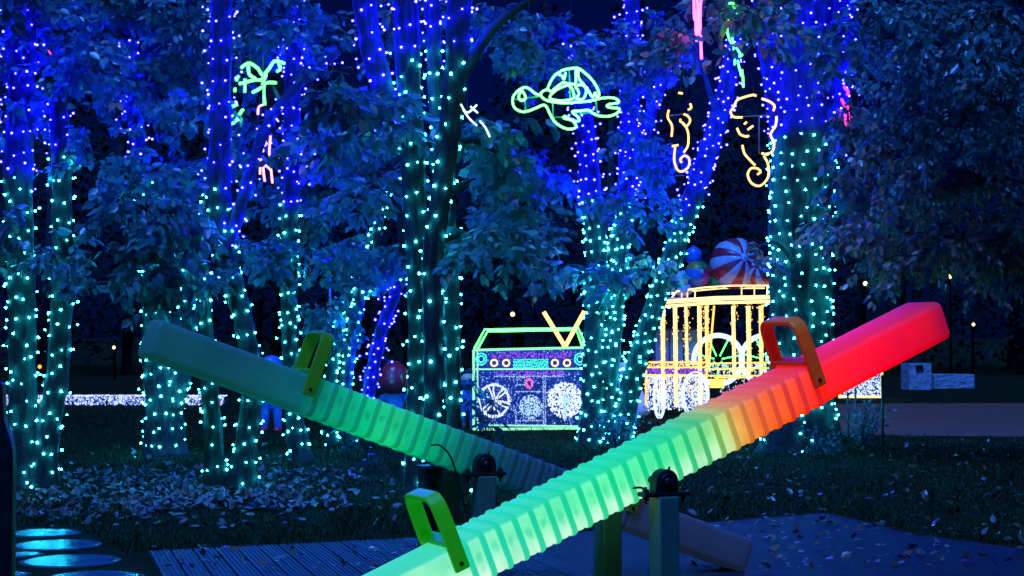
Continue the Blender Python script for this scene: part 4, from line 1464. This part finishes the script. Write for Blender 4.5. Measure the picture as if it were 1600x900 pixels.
# --- lit wheels and grey panel behind the carriage
for px, py, r, lb in ((1122, 562, 40, "white lit ring with green spokes behind the carriage's middle posts"), (1196, 562, 40, "white lit ring with green spokes behind the carriage's right posts")):
    Yw = 32.5
    sc = scale_at(Yw)
    c = at(px, py, Yw)
    t = thing("light_ring", lb, "light ring", (c.x, Yw, 0), 0, "lit rings behind the carriage")
    q = MB()
    for k in (1.0, 0.9):
        q.tube([(r / sc * k * math.cos(a), 0, c.z + r / sc * k * math.sin(a)) for a in np.linspace(0, 6.283, 36, endpoint=False)], 0.028, 6, closed=True)
    q.build("rim", M['white_bulb'], t)
    q = MB()
    for k in range(7):
        a = 0.2 + k * 2 * math.pi / 7
        q.tube([(0.08 * math.cos(a), 0, c.z + 0.08 * math.sin(a)), (r / sc * .88 * math.cos(a), 0, c.z + r / sc * .88 * math.sin(a))], 0.012, 5)
    q.build("spokes", M['neon_lime'], t)
    q = MB()
    for sx in (-0.25, 0.25):
        q.tube([(sx, 0.05, 0), (sx * .3, 0.05, c.z)], 0.02, 6)
    q.build("stand", M['frame_blue'], t)
p = at(1057, 541, 33.5)
t = thing("grey_booth", "plain grey booth wall seen through the carriage posts", "booth", (p.x, 33.5, 0))
MB().box((0, 0.5, p.z / 2 + 0.16), (0.84, 1.0, p.z + 0.32)).build("wall", M['grey_board'], t, smooth=False)
MB().box((0, 0.45, p.z + 0.34), (0.94, 1.15, 0.04)).build("roof", M['black_metal'], t, smooth=False)
for x in (-0.14, 0.14):
    MB().box((x, -0.012, p.z / 2 + 0.16), (0.02, 0.02, p.z + 0.3)).build("batten", M['black_metal'], t, smooth=False)

# --- low hedge in violet-white lights, far left
a_, b_ = ground(-60, 634), ground(366, 631)
hx, hy = (b_.x - a_.x), a_.y
t = thing("lit_hedge", "low clipped hedge covered in violet-white lights at the far left", "hedge", ((a_.x + b_.x) / 2, hy, 0))
n = 5000
P = np.stack([RNG.uniform(-hx / 2, hx / 2, n), RNG.uniform(-0.25, 0.25, n), RNG.uniform(0.01, 0.19, n)], 1)
V, F, nf = leaves_arrays(P, RNG.normal(size=(n, 3)), RNG.uniform(0.03, 0.06, n), True)
tag(np_mesh("foliage", V, F, [M['leaf_dark']], None, t), kind="stuff")
hb = MB()
hv = MB()
for _ in range(2300):
    x = random.uniform(-hx / 2, hx / 2)
    if math.sin(x * 3.1) + math.sin(x * 1.13 + 1) < -1.55:
        continue
    top_ = random.random() < 0.45
    q = (x, -0.27 if not top_ else random.uniform(-.25, .25), random.uniform(0.03, 0.20) if not top_ else 0.21)
    (hb if random.random() < 0.55 else hv).bulb(q, random.choice((0.010, 0.014, 0.018)))
tag(hb.build("white_bulbs", M['white_bulb'], t), kind="stuff")
tag(hv.build("violet_bulbs", M['violet_bulb'], t), kind="stuff")

# --- lit white screen behind the red seesaw end
p = ground(1345, 622)
sc = scale_at(p.y)
t = thing("lit_screen", "white lit mesh panel below the red seesaw end", "light panel", (p.x, p.y, 0))
hw_ = 33 / sc
MB().box((0, 0.06, 0.42), (2 * hw_, 0.03, 0.78)).build("mesh_board", M['dark_panel'], t, smooth=False)
q = MB()
for x in (-hw_, hw_):
    q.tube([(x, 0, 0.0), (x, 0, 0.85)], 0.03, 6)
q.tube([(-hw_, 0, 0.03), (hw_, 0, 0.03)], 0.03, 6)
q.tube([(-hw_, 0, 0.83), (hw_, 0, 0.83)], 0.03, 6)
q.build("frame_tube", M['warm_white'], t)
q = MB()
for _ in range(620):
    q.bulb((random.uniform(-hw_, hw_), 0.02, random.uniform(0.04, 0.8)), random.choice((0.014, 0.02)))
tag(q.build("bulbs", M['white_bulb'], t), kind="stuff")
q = MB()
for _ in range(200):
    q.bulb((random.uniform(-hw_, hw_), 0.02, random.uniform(0.04, 0.8)), 0.018)
tag(q.build("icy_bulbs", M['icy'], t), kind="stuff")

# --- concrete blocks, far right
for (x0, x1, y0, y1, lb) in ((1420, 1456, 568, 609, "tall pale concrete block with a hole near its top, far right"), (1459, 1524, 585, 607, "low wide concrete block beside the taller one, far right")):
    p = ground((x0 + x1) / 2, y1)
    sc = scale_at(p.y)
    t = thing("concrete_block", lb, "concrete block", (p.x, p.y, 0), R(8), "concrete blocks past the far path")
    wd, h = (x1 - x0) / sc, (y1 - y0) / sc
    q = MB()
    nx, nz = 7, 8
    V, F = [], []
    for sgn in (0, 1):
        for i in range(nx + 1):
            for k in range(nz + 1):
                V.append((-wd / 2 + wd * i / nx + random.gauss(0, .002), sgn * 0.6 + random.gauss(0, .004), h * k / nz + random.gauss(0, .002)))
    n1 = (nx + 1) * (nz + 1)
    for i in range(nx):
        for k in range(nz):
            a = i * (nz + 1) + k
            F.append((a, a + nz + 1, a + nz + 2, a + 1))
            F.append((n1 + a, n1 + a + 1, n1 + a + nz + 2, n1 + a + nz + 1))
    for k in range(nz):
        F.append((k, k + 1, n1 + k + 1, n1 + k))
        a = nx * (nz + 1) + k
        F.append((a, n1 + a, n1 + a + 1, a + 1))
    for i in range(nx):
        a = i * (nz + 1) + nz
        F.append((a, a + nz + 1, n1 + a + nz + 1, n1 + a))
    q.add(V, F)
    q.build("block", M['concrete'], t, smooth=False)
    if 'hole' in lb:
        MB().box((-wd * .05, -0.02, h * .86), (wd * .32, 0.06, h * .14)).build("opening", M['black_metal'], t, smooth=False)


# ------------------------------------------------------------------ painted figures standing about
def figure(label, px, base_py, height, body, legs, head, cap, pose="stand", Y=None, hidden_head=False):
    p = ground(px, base_py)
    t = thing("garden_figure", label, "figure", (p.x, p.y, 0), 0, "painted figures standing about the lawn")
    H_ = height
    k = H_ / 1.0
    me = bpy.data.meshes.new("body")
    J = {'pel': (0, 0, .36), 'waist': (0, 0, .46), 'chest': (0, 0, .60), 'neck': (0, 0, .70), 'skull': (0, -.01, .82),
         'hl': (-.07, 0, .33), 'kl': (-.085, -.01, .18), 'al': (-.09, 0, .04), 'tl': (-.09, -.09, .03),
         'hr': (.07, 0, .33), 'kr': (.085, -.01, .18), 'ar': (.09, 0, .04), 'tr': (.09, -.09, .03)}
    if pose == "carry":
        J.update({'sl': (-.15, 0, .63), 'el': (-.22, -.08, .60), 'wl': (-.15, -.17, .66), 'sr': (.15, 0, .63), 'er': (.22, -.08, .60), 'wr': (.15, -.17, .66)})
    else:
        J.update({'sl': (-.15, 0, .63), 'el': (-.2, 0, .49), 'wl': (-.17, -.08, .38), 'sr': (.15, 0, .63), 'er': (.2, -.02, .5), 'wr': (.15, -.12, .42)})
    Rd = {'pel': .115, 'waist': .115, 'chest': .12, 'neck': .055, 'skull': .115, 'hl': .075, 'kl': .06, 'al': .05, 'tl': .045, 'hr': .075, 'kr': .06, 'ar': .05, 'tr': .045,
          'sl': .06, 'el': .045, 'wl': .04, 'sr': .06, 'er': .045, 'wr': .04}
    E_ = [('pel', 'waist'), ('waist', 'chest'), ('chest', 'neck'), ('neck', 'skull'), ('pel', 'hl'), ('hl', 'kl'), ('kl', 'al'), ('al', 'tl'), ('pel', 'hr'), ('hr', 'kr'), ('kr', 'ar'), ('ar', 'tr'),
          ('chest', 'sl'), ('sl', 'el'), ('el', 'wl'), ('chest', 'sr'), ('sr', 'er'), ('er', 'wr')]
    names = list(J)
    me.from_pydata([tuple(v * k for v in J[n_]) for n_ in names], [(names.index(a), names.index(b_)) for a, b_ in E_], [])
    o = bpy.data.objects.new("body", me)
    COL.objects.link(o)
    o.parent = t
    sk = o.modifiers.new("skin", 'SKIN')
    sk.use_smooth_shade = True
    for i, n_ in enumerate(names):
        me.skin_vertices[0].data[i].radius = (Rd[n_] * k, Rd[n_] * k * (0.85 if n_ in ('chest', 'waist', 'pel') else 1))
    me.skin_vertices[0].data[0].use_root = True
    ss = o.modifiers.new("sub", 'SUBSURF')
    ss.levels = ss.render_levels = 2
    me.materials.append(body)
    if head is not None:
        q = MB().ball((0, -.02 * k, .83 * k), .13 * k, 16, 12, 0, 1, 1, 1.05)
        for sx in (-1, 1):
            q.ball((sx * .045 * k, -.135 * k, .85 * k), .018 * k, 8, 6, 1)
            q.ball((sx * .13 * k, -.01 * k, .83 * k), .03 * k, 8, 6, 0)
        q.ball((0, -.155 * k, .815 * k), .026 * k, 8, 6, 0)
        q.tube([(-.045 * k, -.135 * k, .775 * k), (0, -.148 * k, .765 * k), (.045 * k, -.135 * k, .775 * k)], .008 * k, 5, 1)
        q.build("head", [head, M['black_metal']], t)
    if cap is not None:
        q = MB().lathe([(.137 * k, .865 * k), (.140 * k, .89 * k), (.125 * k, .94 * k), (.08 * k, .985 * k), (.02 * k, 1.0 * k)], 18, 0, (0, -.015 * k, 0))
        q.build("cap", cap, t)
    if legs is not None:
        q = MB()
        for sx in (-1, 1):
            q.ball((sx * .09 * k, -.04 * k, .035 * k), .06 * k, 12, 8, 0, 1, 1.6, .75)
        q.build("shoes", legs, t)
    return t


figure("blue figure holding up a big dark red ball", 617, 684, 0.92, M['fig_blue'], M['fig_brown'], M['fig_blue'], None, "carry")
c = at(615, 591, ground(617, 684).y - 0.25)
q = MB().ball((0, 0, 0), 0.215, 28, 18, 0, 1, 1, 1.1)
q.lathe([(0.05, 0.232), (0.035, 0.244), (0.012, 0.247)], 14)
o = q.build("red_ball", M['red_ball'])
o.location = c
o.rotation_euler = (0, R(12), 0)
tag(o, "big dark red ball held up beside the pale middle trunk", "ball")
figure("blue figure with a tan cap standing against the radio's left side", 731, 668, 0.86, M['fig_blue'], M['fig_brown'], M['fig_blue'], M['fig_skin'])
figure("blue figure half hidden behind the raised teal seesaw end", 424, 676, 1.16, M['fig_blue'], M['red_ball'], M['fig_blue'], M['fig_blue'])
figure("pale lavender figure between the tree stems and the carriage", 976, 650, 0.98, M['fig_pale'], M['fig_pale'], M['fig_pale'], M['fig_pale'])
p = at(1062, 446, W_ - 0.1)
q = MB()
q.ball((0, 0, 0.10), 0.16, 16, 12)
q.ball((0.06, 0.02, -0.08), 0.15, 16, 12, 0, 1.1, 1, .9)
q.tube([(-0.1, -.05, -0.02), (-.17, -.08, -.08), (-.19, -.1, -.14)], [.05, .045, .05], 8)
q.ball((-.05, -.14, .13), 0.03, 8, 6)
for sx in (-1, 1):
    q.ball((sx * .08 - .02, -.02, .22), 0.05, 10, 8)
o = q.build("soft_toy", M['vinyl_white'])
o.location = p
tag(o, "white soft toy with round ears at the left end of the roof rack", "soft toy", "toys piled on the carriage roof")
for px, py, r, h, lb in ((1003, 651, 15, 42, "larger pale pear-shaped ornament on the grass left of the carriage"), (988, 661, 11, 34, "smaller pale pear-shaped ornament, nearer the leaning stem")):
    p = ground(px, py)
    sc = scale_at(p.y)
    r, h = r / sc, h / sc
    o = MB().lathe([(r * .45, 0), (r * .85, h * .12), (r, h * .28), (r * .93, h * .45), (r * .6, h * .62), (r * .3, h * .78), (r * .14, h * .92), (r * .03, h)], 20).build("pear_ornament", M['fig_pale'])
    o.location = (p.x, p.y, 0)
    tag(o, lb, "ornament", "pear-shaped ornaments on the grass")


# ------------------------------------------------------------------ plants, stakes, small lamps
def plant(name, label, cat, base_px, base_py, leaves, mat, big, stems_=5, spread=0.35, h=0.6, single=True):
    p = ground(base_px, base_py)
    t = thing(name, label, cat, (p.x, p.y, 0))
    st = MB()
    tips = []
    for i in range(stems_):
        a = random.uniform(0, 6.28)
        e = Vector((math.cos(a) * spread * random.uniform(.4, 1), math.sin(a) * spread * .6, h * random.uniform(.6, 1.05)))
        pts = smooth_path([(0, 0, 0), tuple(e * 0.5 + Vector((0, 0, .08 * h))), tuple(e)], 5)
        st.tube(pts, list(np.linspace(.008, .003, len(pts))), 5)
        tips.append(pts)
    st.build("stems", M['twig'], t)
    if single:
        lv = MB().add([tuple(v) for v in LEAF_V], [tuple(f) for f in LEAF_F]).build("leaf", mat, t)
        for i in range(leaves):
            pts = random.choice(tips)
            q = Vector(pts[random.randint(2, len(pts) - 1)])
            o = lv if i == 0 else lv.copy()
            if i:
                COL.objects.link(o)
            s = big * random.uniform(.7, 1.2)
            o.location = q
            o.scale = (s, s * 1.2, s)
            o.rotation_euler = (random.uniform(-.9, .9), random.uniform(-.4, .9), random.uniform(0, 6.28))
    else:
        P = []
        for i in range(leaves):
            pts = random.choice(tips)
            P.append(np.array(pts[random.randint(1, len(pts) - 1)]) + RNG.normal(size=3) * 0.06)
        V, F, nf = leaves_arrays(np.array(P), RNG.normal(size=(leaves, 3)), RNG.uniform(.6, 1.2, leaves) * big, False)
        tag(np_mesh("foliage", V, F, [mat], None, t), kind="stuff")
    return t


plant("broadleaf_plant", "dark broad-leaved plant in front of the radio's left speaker", "plant", 765, 700, 46, M['leaf_dark'], 0.21, 9, 0.6, 1.0)
plant("broadleaf_plant", "low green plant at the foot of the leaning thin stems", "plant", 545, 715, 30, M['leaf_green'], 0.16, 7, 0.3, 0.5)
plant("leafy_shrub", "low dense shrub at the foot of the many-stemmed tree", "shrub", 965, 703, 420, M['leaf_green'], 0.07, 14, 0.38, 0.45, False)
plant("leafy_shrub", "thin leafy shrub among the stakes right of the broad trunk", "shrub", 1345, 700, 360, M['leaf_green'], 0.07, 16, 0.42, 0.55, False)
plant("leafy_shrub", "small weeds at the right foot of the broad trunk", "shrub", 1290, 712, 160, M['leaf_green'], 0.06, 9, 0.25, 0.3, False)
for px, y1, y0, lb in ((1325, 690, 612, "left wooden stake beside the broad trunk"), (1337, 688, 606, "second wooden stake, just right of the leftmost one"), (1379, 712, 585, "tallest stake, standing apart at the right of the shrub")):
    p = ground(px, y1)
    h = (y1 - y0) / scale_at(p.y)
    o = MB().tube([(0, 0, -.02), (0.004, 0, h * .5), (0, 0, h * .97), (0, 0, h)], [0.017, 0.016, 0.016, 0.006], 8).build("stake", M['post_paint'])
    o.location = (p.x, p.y, 0)
    tag(o, lb, "stake", "thin stakes right of the broad trunk")
o = MB().ball((0, 0, 0.05), 0.05, 16, 10).lathe([(0.02, 0.0), (0.02, 0.01)], 8).build("green_lamp", emitter("green_lamp_glow", (0.1, 0.7, 0.02), 0.9))
o.location = ground(1303, 697)
tag(o, "small glowing green ball lamp at the broad trunk's foot", "lamp")
# thin lamp pole in the trees
p = ground(515, 668)
t = thing("lamp_pole", "thin pole topped by a small warm lamp behind the seesaw handle", "lamp pole", (p.x, p.y, 0))
zt = at(515, 388, p.y).z
MB().tube([(0, 0, 0), (0, 0, zt)], [0.03, 0.018], 8).build("pole", M['frame_blue'], t)
MB().ball((0.02, 0, zt + 0.03), 0.035, 10, 8).build("lamp_head", M['far_lamp'], t)
q = MB()
for _ in range(14):
    z_ = random.uniform(0, 1)
    q.bulb((0.0 + 0.3 * z_, -0.03, zt - 0.12 - 0.2 * z_ + random.gauss(0, .04)), 0.018)
tag(q.build("blue_bulbs", M['blue'], t), kind="stuff")
# far street lamps
for px, py, m, r, lb in ((801, 491, 'far_lamp', .07, "tiny warm street lamp far off above the radio"), (62, 573, 'far_orange', .06, "tiny orange lamp far off at the left"), (178, 543, 'far_lamp', .05, "faint lamp far off above the lit hedge"),
                         (1352, 443, 'far_lamp', .07, "tiny lamp far off left of the red seesaw tip"), (1486, 431, 'far_lamp', .09, "small warm lamp far off above the red seesaw tip"), (1521, 507, 'far_lamp', .05, "faint lamp far off right of the red seesaw tip")):
    Yl = 54.0
    c = at(px, py, Yl)
    t = thing("street_lamp", lb, "street lamp", (c.x, Yl, 0), 0, "street lamps far beyond the trees")
    MB().tube([(0, 0.1, 0), (0, 0.1, c.z + .12), (0, 0, c.z + .16)], [0.05, 0.035, 0.02], 6).build("pole", M['black_metal'], t)
    MB().lathe([(r * .4, -r), (r, -r * .4), (r, r * .3), (r * .5, r)], 10, 0, (0, 0, c.z)).build("lantern", M[m], t)
